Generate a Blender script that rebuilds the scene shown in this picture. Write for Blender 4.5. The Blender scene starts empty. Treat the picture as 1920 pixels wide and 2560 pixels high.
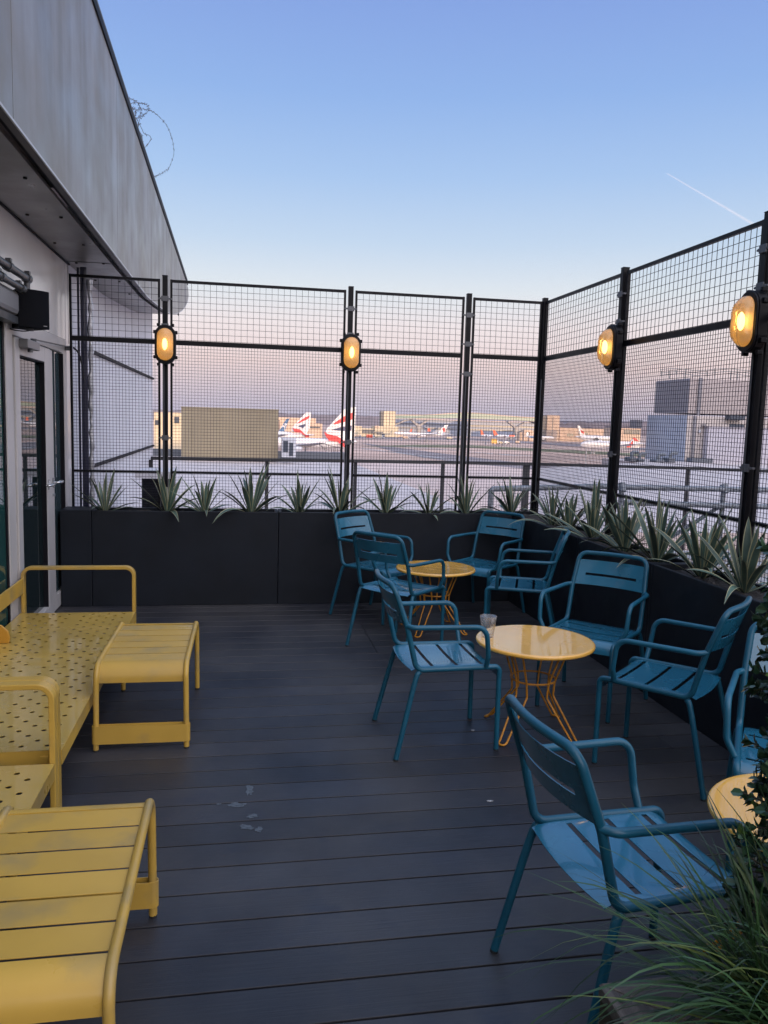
import bpy, math, random
from mathutils import Vector, Matrix
R = math.radians
random.seed(7)
SC = bpy.context.scene

# ---------------------------------------------------------------- camera
YAW, PITCH, ROLL, FPX, EYE = 0.182492, 0.113675, 0.029386, 1992.03, 1.62
fwd = Vector((math.sin(YAW) * math.cos(PITCH), math.cos(YAW) * math.cos(PITCH), -math.sin(PITCH)))
rgt0 = fwd.cross(Vector((0, 0, 1))).normalized()
up0 = rgt0.cross(fwd)
rgt = math.cos(ROLL) * rgt0 + math.sin(ROLL) * up0
upv = -math.sin(ROLL) * rgt0 + math.cos(ROLL) * up0
EYEP = Vector((0, 0, EYE))
cd = bpy.data.cameras.new('camera')
cam = bpy.data.objects.new('camera', cd)
SC.collection.objects.link(cam)
m3 = Matrix((rgt, upv, -fwd)).transposed()
cam.matrix_world = Matrix.Translation(EYEP) @ m3.to_4x4()
cd.sensor_fit = 'VERTICAL'
cd.sensor_height = 24.0
cd.lens = FPX / 2560 * 24.0
cd.clip_start = 0.05
cd.clip_end = 30000
SC.camera = cam

# ---------------------------------------------------------------- world
SUN_AZ = R(160)      # compass-like, from +Y towards +X : low sun behind and to the right of the camera
SUN_EL = R(3.2)
w = bpy.data.worlds.new('World')
SC.world = w
w.use_nodes = True
nt = w.node_tree
N = nt.nodes
L = nt.links
N.clear()
out = N.new('ShaderNodeOutputWorld')
sky = N.new('ShaderNodeTexSky')
sky.sky_type = 'NISHITA'
sky.sun_disc = False
sky.sun_elevation = SUN_EL
sky.sun_rotation = SUN_AZ
bg1 = N.new('ShaderNodeBackground')
bg1.inputs[1].default_value = 0.02
L.new(sky.outputs[0], bg1.inputs[0])
tc = N.new('ShaderNodeTexCoord')
sx = N.new('ShaderNodeSeparateXYZ')
L.new(tc.outputs['Generated'], sx.inputs[0])
ramp = N.new('ShaderNodeValToRGB')
L.new(sx.outputs['Z'], ramp.inputs[0])
def lin(c):
    return tuple((v / 255 / 12.92) if v / 255 <= 0.04045 else ((v / 255 + 0.055) / 1.055) ** 2.4 for v in c)
def srgb(*c):
    return lin(c) + (1,)
def sub(c, n):
    return tuple(max(0.0, a - b) for a, b in zip(lin(c), n))
STOPS = [(0.0, sub((172, 173, 197), (.01, .01, .0))), (0.03, sub((207, 196, 210), (.012, .012, .003))), (0.07, sub((236, 214, 215), (.013, .013, .003))), (0.115, sub((239, 228, 230), (.013, .015, .0))),
         (0.155, sub((224, 231, 238), (.03, .03, .02))), (0.21, sub((199, 218, 239), (.048, .045, .025))), (0.28, sub((173, 202, 240), (.048, .048, .036))), (0.36, sub((150, 184, 236), (.04, .045, .04))), (0.47, sub((134, 164, 227), (.032, .044, .04))),
         (0.62, (.34, .55, 1.02)), (1.0, (.60, .82, 1.22))]
cr = ramp.color_ramp
while len(cr.elements) < len(STOPS):
    cr.elements.new(0.5)
for e, (p, c) in zip(cr.elements, STOPS):
    e.position = p
    e.color = tuple(c) + (1,)
# warm after-glow around the sun (behind the camera)
dot = N.new('ShaderNodeVectorMath')
dot.operation = 'DOT_PRODUCT'
L.new(tc.outputs['Generated'], dot.inputs[0])
dot.inputs[1].default_value = (math.sin(SUN_AZ) * 0.93, math.cos(SUN_AZ) * 0.93, 0.36)
mp = N.new('ShaderNodeMapRange')
L.new(dot.outputs['Value'], mp.inputs[0])
mp.inputs[1].default_value = 0.0
mp.inputs[2].default_value = 1.0
mp.inputs[3].default_value = 0.0
mp.inputs[4].default_value = 1.0
pw = N.new('ShaderNodeMath')
pw.operation = 'POWER'
L.new(mp.outputs[0], pw.inputs[0])
pw.inputs[1].default_value = 1.6
bg2 = N.new('ShaderNodeBackground')
L.new(ramp.outputs[0], bg2.inputs[0])
bg2.inputs[1].default_value = 1.0
bg3 = N.new('ShaderNodeBackground')
bg3.inputs[0].default_value = (1.0, 0.86, 0.78, 1)
ml = N.new('ShaderNodeMath')
ml.operation = 'MULTIPLY'
L.new(pw.outputs[0], ml.inputs[0])
ml.inputs[1].default_value = 2.3
L.new(ml.outputs[0], bg3.inputs[1])
a1 = N.new('ShaderNodeAddShader')
a2 = N.new('ShaderNodeAddShader')
L.new(bg2.outputs[0], a1.inputs[0])
L.new(bg3.outputs[0], a1.inputs[1])
L.new(a1.outputs[0], a2.inputs[0])
L.new(bg1.outputs[0], a2.inputs[1])
L.new(a2.outputs[0], out.inputs[0])

# ---------------------------------------------------------------- sun
sl = bpy.data.lights.new('sun', 'SUN')
sl.energy = 3.2
sl.angle = R(0.6)
sl.color = (1.0, 0.66, 0.36)
so = bpy.data.objects.new('sun', sl)
SC.collection.objects.link(so)
sdir = Vector((math.sin(SUN_AZ) * math.cos(SUN_EL), math.cos(SUN_AZ) * math.cos(SUN_EL), math.sin(SUN_EL)))
so.rotation_euler = sdir.to_track_quat('Z', 'Y').to_euler()
so.location = (0, -5, 12)

vs = SC.view_settings
vs.view_transform = 'Standard'
vs.look = 'None'
vs.gamma = 1
vs.exposure = 0.0
vs.use_curve_mapping = False
SC.cycles.use_denoising = True
SC.cycles.max_bounces = 8
SC.cycles.transparent_max_bounces = 16
SC.cycles.sample_clamp_indirect = 6

# ---------------------------------------------------------------- helpers
def at(px, py, Y):
    """point of the world seen in direction (px, py) at depth Y"""
    d = fwd + (px - 960) / FPX * rgt - (py - 1280) / FPX * upv
    return EYEP + d * (Y / d.y)
def onz(px, py, z):
    d = fwd + (px - 960) / FPX * rgt - (py - 1280) / FPX * upv
    return EYEP + d * ((z - EYE) / d.z)

class MB:
    def __init__(s):
        s.v, s.f, s.m, s.s = [], [], [], []
    def add(s, vs, fs, mi=0, smooth=False):
        o = len(s.v)
        s.v += [tuple(p) for p in vs]
        for f in fs:
            s.f.append([o + i for i in f])
            s.m.append(mi)
            s.s.append(smooth)
    def box(s, x0, x1, y0, y1, z0, z1, mi=0):
        vs = [(x, y, z) for z in (z0, z1) for y in (y0, y1) for x in (x0, x1)]
        s.add(vs, [(0, 2, 3, 1), (4, 5, 7, 6), (0, 1, 5, 4), (2, 6, 7, 3), (0, 4, 6, 2), (1, 3, 7, 5)], mi)
    def bar(s, a, b, w, h, mi=0, up=(0, 0, 1)):
        a, b = Vector(a), Vector(b)
        d = (b - a).normalized()
        u = Vector(up)
        if abs(d.dot(u)) > 0.99:
            u = Vector((1, 0, 0))
        sd = d.cross(u).normalized()
        u = sd.cross(d)
        vs = []
        for p in (a, b):
            for i, j in ((-1, -1), (1, -1), (1, 1), (-1, 1)):
                vs.append(p + sd * (w / 2 * i) + u * (h / 2 * j))
        s.add(vs, [(0, 3, 2, 1), (4, 5, 6, 7), (0, 1, 5, 4), (1, 2, 6, 5), (2, 3, 7, 6), (3, 0, 4, 7)], mi)
    def tube(s, path, r, n=12, mi=0, closed=False, sq=1.0):
        P = [Vector(p) for p in path]
        m = len(P)
        T = []
        for i in range(m):
            if closed:
                t = P[(i + 1) % m] - P[i - 1]
            else:
                t = P[min(i + 1, m - 1)] - P[max(i - 1, 0)]
            T.append(t.normalized())
        u = Vector((0, 0, 1)) if abs(T[0].z) < 0.9 else Vector((1, 0, 0))
        u = (u - T[0] * u.dot(T[0])).normalized()
        vs, fs = [], []
        for i in range(m):
            u = (u - T[i] * u.dot(T[i])).normalized()
            b = T[i].cross(u)
            rr = r[i] if isinstance(r, (list, tuple)) else r
            for k in range(n):
                a = 2 * math.pi * k / n
                vs.append(P[i] + (u * math.cos(a) + b * math.sin(a) * sq) * rr)
        for i in range(m if closed else m - 1):
            j = (i + 1) % m
            for k in range(n):
                k2 = (k + 1) % n
                fs.append((i * n + k, i * n + k2, j * n + k2, j * n + k))
        s.add(vs, fs, mi, True)
        if not closed:
            s.add(vs[:n], [tuple(range(n))[::-1]], mi)
            s.add(vs[-n:], [tuple(range(n))], mi)
    def lathe(s, prof, n=32, c=(0, 0, 0), mi=0, smooth=True):
        vs, fs = [], []
        for r, z in prof:
            for k in range(n):
                a = 2 * math.pi * k / n
                vs.append((c[0] + r * math.cos(a), c[1] + r * math.sin(a), c[2] + z))
        for i in range(len(prof) - 1):
            for k in range(n):
                k2 = (k + 1) % n
                fs.append((i * n + k, i * n + k2, (i + 1) * n + k2, (i + 1) * n + k))
        s.add(vs, fs, mi, smooth)
    def prism(s, pts, ext, mi=0):
        """polygon pts (3D) extruded by vector ext"""
        ext = Vector(ext)
        P = [Vector(p) for p in pts]
        n = len(P)
        s.add(P + [p + ext for p in P], [tuple(range(n))[::-1], tuple(range(n, 2 * n))] + [(i, (i + 1) % n, n + (i + 1) % n, n + i) for i in range(n)], mi)
    def build(s, name, mats, parent=None, loc=None, bevel=0, solid=0, rot=None):
        me = bpy.data.meshes.new(name)
        me.from_pydata(s.v, [], s.f)
        if not isinstance(mats, (list, tuple)):
            mats = [mats]
        for m in mats:
            me.materials.append(m)
        me.polygons.foreach_set('material_index', s.m)
        me.polygons.foreach_set('use_smooth', s.s)
        me.update()
        o = bpy.data.objects.new(name, me)
        SC.collection.objects.link(o)
        if parent is not None:
            o.parent = parent
        if loc is not None:
            o.location = loc
        if rot is not None:
            o.rotation_euler = rot
        if solid:
            md = o.modifiers.new('solid', 'SOLIDIFY')
            md.thickness = solid
            md.offset = 0
            md2 = o.modifiers.new('edges', 'EDGE_SPLIT')
            md2.split_angle = R(38)
        if bevel:
            md = o.modifiers.new('bevel', 'BEVEL')
            md.width = bevel
            md.segments = 2
            md.limit_method = 'ANGLE'
            md.angle_limit = R(40)
        return o

def fillet(pts, rad, n=6, closed=False):
    P = [Vector(p) for p in pts]
    m = len(P)
    res = []
    for i in range(m):
        r = rad[i] if isinstance(rad, (list, tuple)) else rad
        if (not closed and i in (0, m - 1)) or r <= 0:
            res.append(P[i])
            continue
        a, b, c = P[i - 1], P[i], P[(i + 1) % m]
        d1, d2 = (a - b).normalized(), (c - b).normalized()
        ang = d1.angle(d2)
        if ang > math.pi - 0.02:
            res.append(b)
            continue
        t = min(r / math.tan(ang / 2), (a - b).length * 0.49, (c - b).length * 0.49)
        rr = t * math.tan(ang / 2)
        ctr = b + (d1 + d2).normalized() * (rr / math.sin(ang / 2))
        s1, s2 = b + d1 * t - ctr, b + d2 * t - ctr
        for k in range(n + 1):
            f = k / n
            tot = s1.angle(s2)
            v = (s1 * math.sin((1 - f) * tot) + s2 * math.sin(f * tot)) / math.sin(tot)
            res.append(ctr + v)
    return res

def smooth_path(pts, n=8):
    """Catmull-Rom through pts"""
    P = [Vector(p) for p in pts]
    P = [2 * P[0] - P[1]] + P + [2 * P[-1] - P[-2]]
    o = []
    for i in range(1, len(P) - 2):
        for k in range(n):
            t = k / n
            a, b, c, d = P[i - 1], P[i], P[i + 1], P[i + 2]
            o.append(0.5 * (2 * b + (c - a) * t + (2 * a - 5 * b + 4 * c - d) * t * t + (3 * b - a - 3 * c + d) * t ** 3))
    o.append(P[-2])
    return o

def tag(o, label=None, cat=None, group=None, kind=None):
    if label: o['label'] = label
    if cat: o['category'] = cat
    if group: o['group'] = group
    if kind: o['kind'] = kind
    return o
def empty(name, loc=(0, 0, 0), rz=0, label=None, cat=None, group=None):
    o = bpy.data.objects.new(name, None)
    SC.collection.objects.link(o)
    o.location = loc
    o.rotation_euler = (0, 0, rz)
    o.empty_display_size = 0.1
    return tag(o, label, cat, group)
def copy_tree(o, parent=None):
    c = o.copy()
    SC.collection.objects.link(c)
    if parent is not None:
        c.parent = parent
    for ch in [x for x in KIDS.get(o.name, [])]:
        copy_tree(ch, c)
    return c
KIDS = {}
def index_kids():
    KIDS.clear()
    for o in bpy.data.objects:
        if o.parent:
            KIDS.setdefault(o.parent.name, []).append(o)

# ---------------------------------------------------------------- materials
def mat(name, col, rough=0.5, metal=0.0, var=0.0, vscale=6.0, vstretch=(1, 1, 1), col2=None, bump=0.0, bscale=60.0, bstretch=(1, 1, 1),
        rvar=0.0, rscale=5.0, spec=0.5, island=0.0, coords='Object', detail=4, contrast=(0.35, 0.65), coat=0.0, dirt=None, objrand=0.0):
    m = bpy.data.materials.new(name)
    m.use_nodes = True
    n, l = m.node_tree.nodes, m.node_tree.links
    p = n['Principled BSDF']
    p.inputs['Base Color'].default_value = tuple(col) + (1,)
    p.inputs['Roughness'].default_value = rough
    p.inputs['Metallic'].default_value = metal
    p.inputs['Specular IOR Level'].default_value = spec
    p.inputs['Coat Weight'].default_value = coat
    t = n.new('ShaderNodeTexCoord')
    def noise(scale, stretch, det=detail, off=0.0):
        mpn = n.new('ShaderNodeMapping')
        src = t.outputs[coords]
        if objrand:
            oi = n.new('ShaderNodeObjectInfo')
            vm = n.new('ShaderNodeVectorMath')
            vm.operation = 'MULTIPLY_ADD'
            cx_ = n.new('ShaderNodeCombineXYZ')
            for q_ in range(3):
                l.new(oi.outputs['Random'], cx_.inputs[q_])
            l.new(cx_.outputs[0], vm.inputs[0])
            vm.inputs[1].default_value = (13.0, 17.0, 7.0)
            l.new(src, vm.inputs[2])
            src = vm.outputs[0]
        l.new(src, mpn.inputs[0])
        mpn.inputs['Scale'].default_value = stretch
        mpn.inputs['Location'].default_value = (off, off * 0.7, off * 1.3)
        nz = n.new('ShaderNodeTexNoise')
        nz.inputs['Scale'].default_value = scale
        nz.inputs['Detail'].default_value = det
        l.new(mpn.outputs[0], nz.inputs[0])
        return nz.outputs['Fac']
    def rng(src, a, b, c, d):
        r = n.new('ShaderNodeMapRange')
        l.new(src, r.inputs[0])
        for i, v in enumerate((a, b, c, d)):
            r.inputs[1 + i].default_value = v
        return r.outputs[0]
    def mixc(fac, a, b):
        mx = n.new('ShaderNodeMix')
        mx.data_type = 'RGBA'
        l.new(fac, mx.inputs[0])
        for i, v in ((6, a), (7, b)):
            if isinstance(v, tuple):
                mx.inputs[i].default_value = v
            else:
                l.new(v, mx.inputs[i])
        return mx.outputs[2]
    c = None
    if var or col2:
        c2 = tuple(col2) + (1,) if col2 else tuple(max(0, v * (1 - var)) for v in col) + (1,)
        c1 = tuple(col) + (1,) if col2 else tuple(v * (1 + var) for v in col) + (1,)
        c = mixc(rng(noise(vscale, vstretch), contrast[0], contrast[1], 0, 1), c1, c2)
    if dirt:
        dc, dsc, lo, hi, amt = dirt
        f = rng(noise(dsc, (1, 1, 1), 6, 3.7), lo, hi, 0, amt)
        c = mixc(f, c if c is not None else tuple(col) + (1,), tuple(dc) + (1,))
    if island:
        g = n.new('ShaderNodeNewGeometry')
        hv = n.new('ShaderNodeHueSaturation')
        if c is not None:
            l.new(c, hv.inputs['Color'])
        else:
            hv.inputs['Color'].default_value = tuple(col) + (1,)
        l.new(rng(g.outputs['Random Per Island'], 0, 1, 1 - island, 1 + island), hv.inputs['Value'])
        c = hv.outputs[0]
    if objrand and c is not None:
        oi = n.new('ShaderNodeObjectInfo')
        hv = n.new('ShaderNodeHueSaturation')
        l.new(c, hv.inputs['Color'])
        l.new(rng(oi.outputs['Random'], 0, 1, 1 - objrand, 1 + objrand), hv.inputs['Value'])
        c = hv.outputs[0]
    if c is not None:
        l.new(c, p.inputs['Base Color'])
    if rvar:
        l.new(rng(noise(rscale, (1, 1, 1), 5, 9.1), 0.3, 0.7, max(0.02, rough - rvar), min(1, rough + rvar)), p.inputs['Roughness'])
    if bump:
        b = n.new('ShaderNodeBump')
        b.inputs['Strength'].default_value = bump
        b.inputs['Distance'].default_value = 0.01
        l.new(noise(bscale, bstretch, 5, 1.3), b.inputs['Height'])
        l.new(b.outputs[0], p.inputs['Normal'])
    return m

M = {}
M['deck'] = mat('deck_board', (0.041, 0.040, 0.043), 0.52, var=0.0, col2=(0.0135, 0.015, 0.022), vscale=1.15, vstretch=(1, .7, 1), contrast=(0.40, 0.62),
                island=0.20, bump=0.16, bscale=40, bstretch=(0.12, 3, 1), rvar=0.13, rscale=2.2, dirt=((0.022, 0.024, 0.034), 7.0, 0.57, 0.72, 0.8))
M['sub'] = mat('deck_joist', (0.008, 0.008, 0.01), 0.9)
M['navy'] = mat('navy_planter_board', (0.0055, 0.0085, 0.014), 0.6, var=0.2, vscale=3, bump=0.06, bscale=90, rvar=0.1, spec=0.3)
M['black'] = mat('black_steel', (0.0025, 0.0027, 0.0045), 0.45, var=0.2, vscale=9, rvar=0.1, spec=0.22)
M['wire'] = mat('dark_wire', (0.004, 0.004, 0.018), 0.6, spec=0.2)
M['chair'] = mat('teal_paint', (0.0095, 0.092, 0.150), 0.36, var=0.12, vscale=7, rvar=0.07, rscale=9, bump=0.03, bscale=220, spec=0.4, objrand=0.09, dirt=((0.035, 0.13, 0.18), 22, 0.62, 0.75, 0.5))
M['chairseat'] = mat('teal_paint_seat', (0.0145, 0.125, 0.205), 0.27, var=0.1, vscale=5, rvar=0.06, rscale=4, bump=0.02, bscale=150, coat=0.7, objrand=0.08, dirt=((0.05, 0.16, 0.22), 60, 0.68, 0.76, 0.4))
M['rubber'] = mat('dark_rubber', (0.02, 0.02, 0.022), 0.7)
M['table'] = mat('amber_enamel', (0.86, 0.46, 0.075), 0.2, var=0.05, vscale=4, rvar=0.14, rscale=9, bump=0.09, bscale=16, coat=1.0)
M['tablewire'] = mat('amber_wire_paint', (0.62, 0.26, 0.022), 0.4, var=0.1, vscale=20)
M['yellow'] = mat('mustard_paint', (0.52, 0.325, 0.058), 0.36, var=0.08, vscale=3, rvar=0.1, rscale=4, dirt=((0.27, 0.215, 0.105), 4.5, 0.5, 0.72, 0.75), bump=0.02, bscale=200, objrand=0.05)
M['yellowseat'] = mat('mustard_seat_paint', (0.54, 0.36, 0.08), 0.2, var=0.08, vscale=2.4, rvar=0.14, rscale=3.5, dirt=((0.42, 0.31, 0.11), 3.2, 0.48, 0.78, 0.5), coat=0.5)
M['orange'] = mat('ochre_paint', (0.55, 0.27, 0.03), 0.4)
M['fascia'] = mat('weathered_grey_panel', (0.285, 0.285, 0.285), 0.42, metal=0.0, col2=(0.185, 0.178, 0.16), vscale=2.2, vstretch=(1, 2.2, 0.16), contrast=(0.35, 0.66), rvar=0.1, rscale=3,
                  dirt=((0.20, 0.185, 0.155), 1.1, 0.44, 0.62, 0.8), bump=0.03, bscale=20, bstretch=(1, 4, 0.3))
M['fasciaedge'] = mat('pale_trim', (0.45, 0.46, 0.47), 0.4)
M['darktrim'] = mat('dark_trim', (0.006, 0.006, 0.009), 0.6, spec=0.15)
M['soffit'] = mat('soffit_panel', (0.15, 0.143, 0.135), 0.35, var=0.12, vscale=0.8, rvar=0.08)
M['lip'] = mat('soffit_lip', (0.055, 0.052, 0.052), 0.5, var=0.15, vscale=3)
M['copinggrey'] = mat('weathered_coping', (0.085, 0.078, 0.07), 0.6, var=0.3, vscale=4)
M['wall'] = mat('pale_wall_panel', (0.70, 0.68, 0.65), 0.16, var=0.06, vscale=1.4, rvar=0.06)
M['wallfar'] = mat('white_render_wall', (0.62, 0.62, 0.66), 0.55, var=0.05, vscale=1.0)
M['frame'] = mat('silver_frame', (0.47, 0.455, 0.445), 0.35, metal=0.0, var=0.05, vscale=2)
M['steel'] = mat('brushed_steel', (0.6, 0.62, 0.64), 0.25, metal=0.9)
M['galv'] = mat('galvanised_steel', (0.17, 0.19, 0.215), 0.5, metal=0.2, var=0.25, vscale=25)
M['pipe'] = mat('dark_galvanised_pipe', (0.085, 0.09, 0.095), 0.4, metal=0.5, var=0.2, vscale=20)
M['speaker'] = mat('black_grille', (0.0025, 0.003, 0.005), 0.7, spec=0.12, bump=0.3, bscale=500)
M['closer'] = mat('silver_closer', (0.20, 0.20, 0.205), 0.4, metal=0.2)
M['sticker'] = mat('white_sticker', (0.7, 0.7, 0.7), 0.5)
M['stickerdark'] = mat('grey_print', (0.25, 0.27, 0.27), 0.5)
M['soil'] = mat('dark_mulch', (0.03, 0.026, 0.024), 0.95, var=0.5, vscale=40, bump=1.0, bscale=60)
M['leaf'] = mat('yucca_leaf', (0.064, 0.108, 0.082), 0.42, var=0.3, vscale=8, island=0.3)
M['leafedge'] = mat('yucca_margin', (0.36, 0.34, 0.19), 0.45, island=0.2)
M['box'] = mat('boxwood_leaf', (0.035, 0.085, 0.04), 0.35, island=0.55)
M['boxnew'] = mat('boxwood_new_leaf', (0.12, 0.21, 0.04), 0.4, island=0.3)
M['stem'] = mat('boxwood_stem', (0.06, 0.05, 0.035), 0.8)
M['grass'] = mat('grass_blade', (0.027, 0.066, 0.020), 0.45, island=0.6)
M['grasspale'] = mat('pale_grass_blade', (0.10, 0.14, 0.035), 0.42, island=0.35)
M['wood'] = mat('weathered_timber', (0.17, 0.145, 0.125), 0.75, col2=(0.085, 0.072, 0.065), vscale=10, vstretch=(0.5, 6, 6), bump=0.4, bscale=40, bstretch=(0.3, 5, 5), contrast=(0.3, 0.7))
M['woodx'] = mat('weathered_timber_long', (0.16, 0.14, 0.125), 0.75, col2=(0.08, 0.07, 0.064), vscale=10, vstretch=(6, 0.5, 6), bump=0.4, bscale=40, bstretch=(5, 0.3, 5), contrast=(0.3, 0.7))
M['foil'] = mat('foil_lagging', (0.55, 0.56, 0.6), 0.3, metal=0.7, bump=1.0, bscale=30)
M['downpipe'] = mat('navy_pipe', (0.02, 0.022, 0.045), 0.3)
M['dropping'] = mat('dried_splash', (0.075, 0.092, 0.11), 0.7, var=0.3, vscale=60)
M['litter'] = mat('white_scrap', (0.35, 0.36, 0.37), 0.7)

def glassmat(name, col, ior=1.8, rough=0.015):
    m = mat(name, col, rough, spec=0.5)
    m.node_tree.nodes['Principled BSDF'].inputs['IOR'].default_value = ior
    return m
M['pane'] = glassmat('dark_window_glass', (0.008, 0.017, 0.018), 1.95)
M['paneteal'] = glassmat('teal_window_glass', (0.014, 0.062, 0.056), 1.7)
M['panegrey'] = glassmat('grey_window_glass', (0.035, 0.06, 0.07), 1.9)
gm = bpy.data.materials.new('clear_glass')
gm.use_nodes = True
gn, gl_ = gm.node_tree.nodes, gm.node_tree.links
gp = gm.node_tree.nodes['Principled BSDF']
gp.inputs['Transmission Weight'].default_value = 1.0
gp.inputs['Roughness'].default_value = 0.03
gp.inputs['IOR'].default_value = 1.45
gp.inputs['Base Color'].default_value = (0.95, 0.96, 0.97, 1)
gt = gn.new('ShaderNodeBsdfTransparent')
gt.inputs[0].default_value = (0.97, 0.97, 0.97, 1)
gg = gn.new('ShaderNodeBsdfGlossy')
gg.inputs['Roughness'].default_value = 0.08
gd = gn.new('ShaderNodeBsdfTranslucent')
gd.inputs[0].default_value = (0.8, 0.82, 0.85, 1)
gf = gn.new('ShaderNodeLayerWeight')
gf.inputs[0].default_value = 0.22
gx = gn.new('ShaderNodeMixShader')
gl_.new(gf.outputs['Facing'], gx.inputs[0])
gl_.new(gt.outputs[0], gx.inputs[1])
gl_.new(gg.outputs[0], gx.inputs[2])
gy = gn.new('ShaderNodeMixShader')
gy.inputs[0].default_value = 0.07
gl_.new(gx.outputs[0], gy.inputs[1])
gl_.new(gd.outputs[0], gy.inputs[2])
gl_.new(gy.outputs[0], gn['Material Output'].inputs[0])
M['tumbler'] = gm

# lamp glass: amber, partly clear, glowing from the lit bulb behind it
def lampglass():
    m = bpy.data.materials.new('amber_lamp_glass')
    m.use_nodes = True
    n, l = m.node_tree.nodes, m.node_tree.links
    n.clear()
    o = n.new('ShaderNodeOutputMaterial')
    tr = n.new('ShaderNodeBsdfTransparent')
    tr.inputs[0].default_value = (1.0, 0.91, 0.72, 1)
    gl = n.new('ShaderNodeBsdfGlossy')
    gl.inputs['Roughness'].default_value = 0.12
    gl.inputs[0].default_value = (0.9, 0.85, 0.75, 1)
    df = n.new('ShaderNodeBsdfTranslucent')
    df.inputs[0].default_value = (0.9, 0.55, 0.2, 1)
    dd = n.new('ShaderNodeBsdfDiffuse')
    dd.inputs[0].default_value = (0.7, 0.6, 0.42, 1)
    e = n.new('ShaderNodeEmission')
    e.inputs[0].default_value = (1.0, 0.55, 0.16, 1)
    e.inputs[1].default_value = 0.08
    def mix(a, b, f):
        x = n.new('ShaderNodeMixShader')
        if isinstance(f, float):
            x.inputs[0].default_value = f
        else:
            l.new(f, x.inputs[0])
        l.new(a, x.inputs[1])
        l.new(b, x.inputs[2])
        return x.outputs[0]
    fr = n.new('ShaderNodeFresnel')
    fr.inputs[0].default_value = 1.5
    body = mix(mix(df.outputs[0], dd.outputs[0], 0.75), tr.outputs[0], 0.66)
    body = mix(body, gl.outputs[0], fr.outputs[0])
    ad = n.new('ShaderNodeAddShader')
    l.new(body, ad.inputs[0])
    l.new(e.outputs[0], ad.inputs[1])
    l.new(ad.outputs[0], o.inputs[0])
    return m
M['lens'] = lampglass()
def emit(name, col, s):
    m = bpy.data.materials.new(name)
    m.use_nodes = True
    p = m.node_tree.nodes['Principled BSDF']
    p.inputs['Base Color'].default_value = tuple(col) + (1,)
    p.inputs['Emission Color'].default_value = tuple(col) + (1,)
    p.inputs['Emission Strength'].default_value = s
    return m
M['bulb'] = emit('lit_bulb', (1.0, 0.66, 0.2), 7)
M['reflector'] = mat('amber_reflector', (0.50, 0.36, 0.17), 0.35, metal=0.2)

# ================================================================= SETTING: DECK
XW, YP, XR, ZP = -1.45, 6.89, 2.465, 0.81
YF, XF = 7.20, 2.80
mb = MB()
pitch, gap, y0 = 0.1612, 0.008, 2.1306
k0 = int(math.floor((-3.0 - y0) / pitch))
rs = random.Random(3)
for k in range(k0, 31):
    a, b = y0 + k * pitch + gap / 2, y0 + (k + 1) * pitch - gap / 2
    b = min(b, YP + 0.05)
    if b - a < 0.02:
        continue
    cuts = [XW - 0.05, XR + 0.05]
    if 5.25 < a < 6.1:
        cuts = [XW - 0.05, 0.975, XR + 0.05]
    elif k % 3 == 0:
        cuts = [XW - 0.05, rs.choice([-1.1, 2.2, -0.9]), XR + 0.05]
    for i in range(len(cuts) - 1):
        mb.box(cuts[i] + 0.0015, cuts[i + 1] - 0.0015, a, b, -0.026, 0.0)
deck = mb.build('deck', M['deck'], bevel=0.002)
tag(deck, kind='structure')
mb = MB()
mb.box(XW - 0.1, XR + 0.1, -3.2, YP + 0.3, -0.30, -0.03)
tag(mb.build('deck_base', M['sub']), kind='structure')

# splashes and scraps lying on the deck
def blob(name, x, y, rx, ry, m, label, cat, group=None, seed=1, h=0.0012):
    r = random.Random(seed)
    n = 18
    pts = []
    for i in range(n):
        a = 2 * math.pi * i / n
        q = 1 + r.uniform(-0.4, 0.35)
        pts.append((rx * q * math.cos(a), ry * q * math.sin(a), 0))
    b = MB()
    b.prism(pts, (0, 0, h))
    return tag(b.build(name, m, loc=(x, y, 0.0006)), label, cat, group)
SPL = [(0.059, 3.365, .016, .05, 'thin pale splash mark on the deck, farthest from the camera of the splashes'),
       (0.002, 3.236, .034, .02, 'widest pale oval splash mark on the dark deck boards'),
       (0.069, 3.133, .022, .018, 'pale splash mark beside a board gap, between the wide oval and the nearest pair'),
       (0.045, 3.045, .026, .022, 'faint round splash mark, left one of the nearest pair on the deck'),
       (0.092, 3.018, .014, .02, 'faint small splash mark, right one of the nearest pair on the deck'),
       (-0.069, 3.25, .01, .007, 'tiny pale fleck on the deck just left of the wide oval splash')]
for i, (x, y, a, b, lb) in enumerate(SPL):
    blob('splash_mark', x, y, a, b, M['dropping'], lb, 'stain', 'pale splash marks on the deck', i + 1)
blob('paper_scrap', 1.236, 3.914, .01, .007, M['litter'], 'tiny white scrap on the deck by the table foot', 'litter', None, 21, .004)
blob('paper_scrap', 1.083, 3.14, .012, .006, M['litter'], 'tiny pale scrap on the open deck, near the foreground chair back', 'litter', None, 22, .002)

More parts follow.
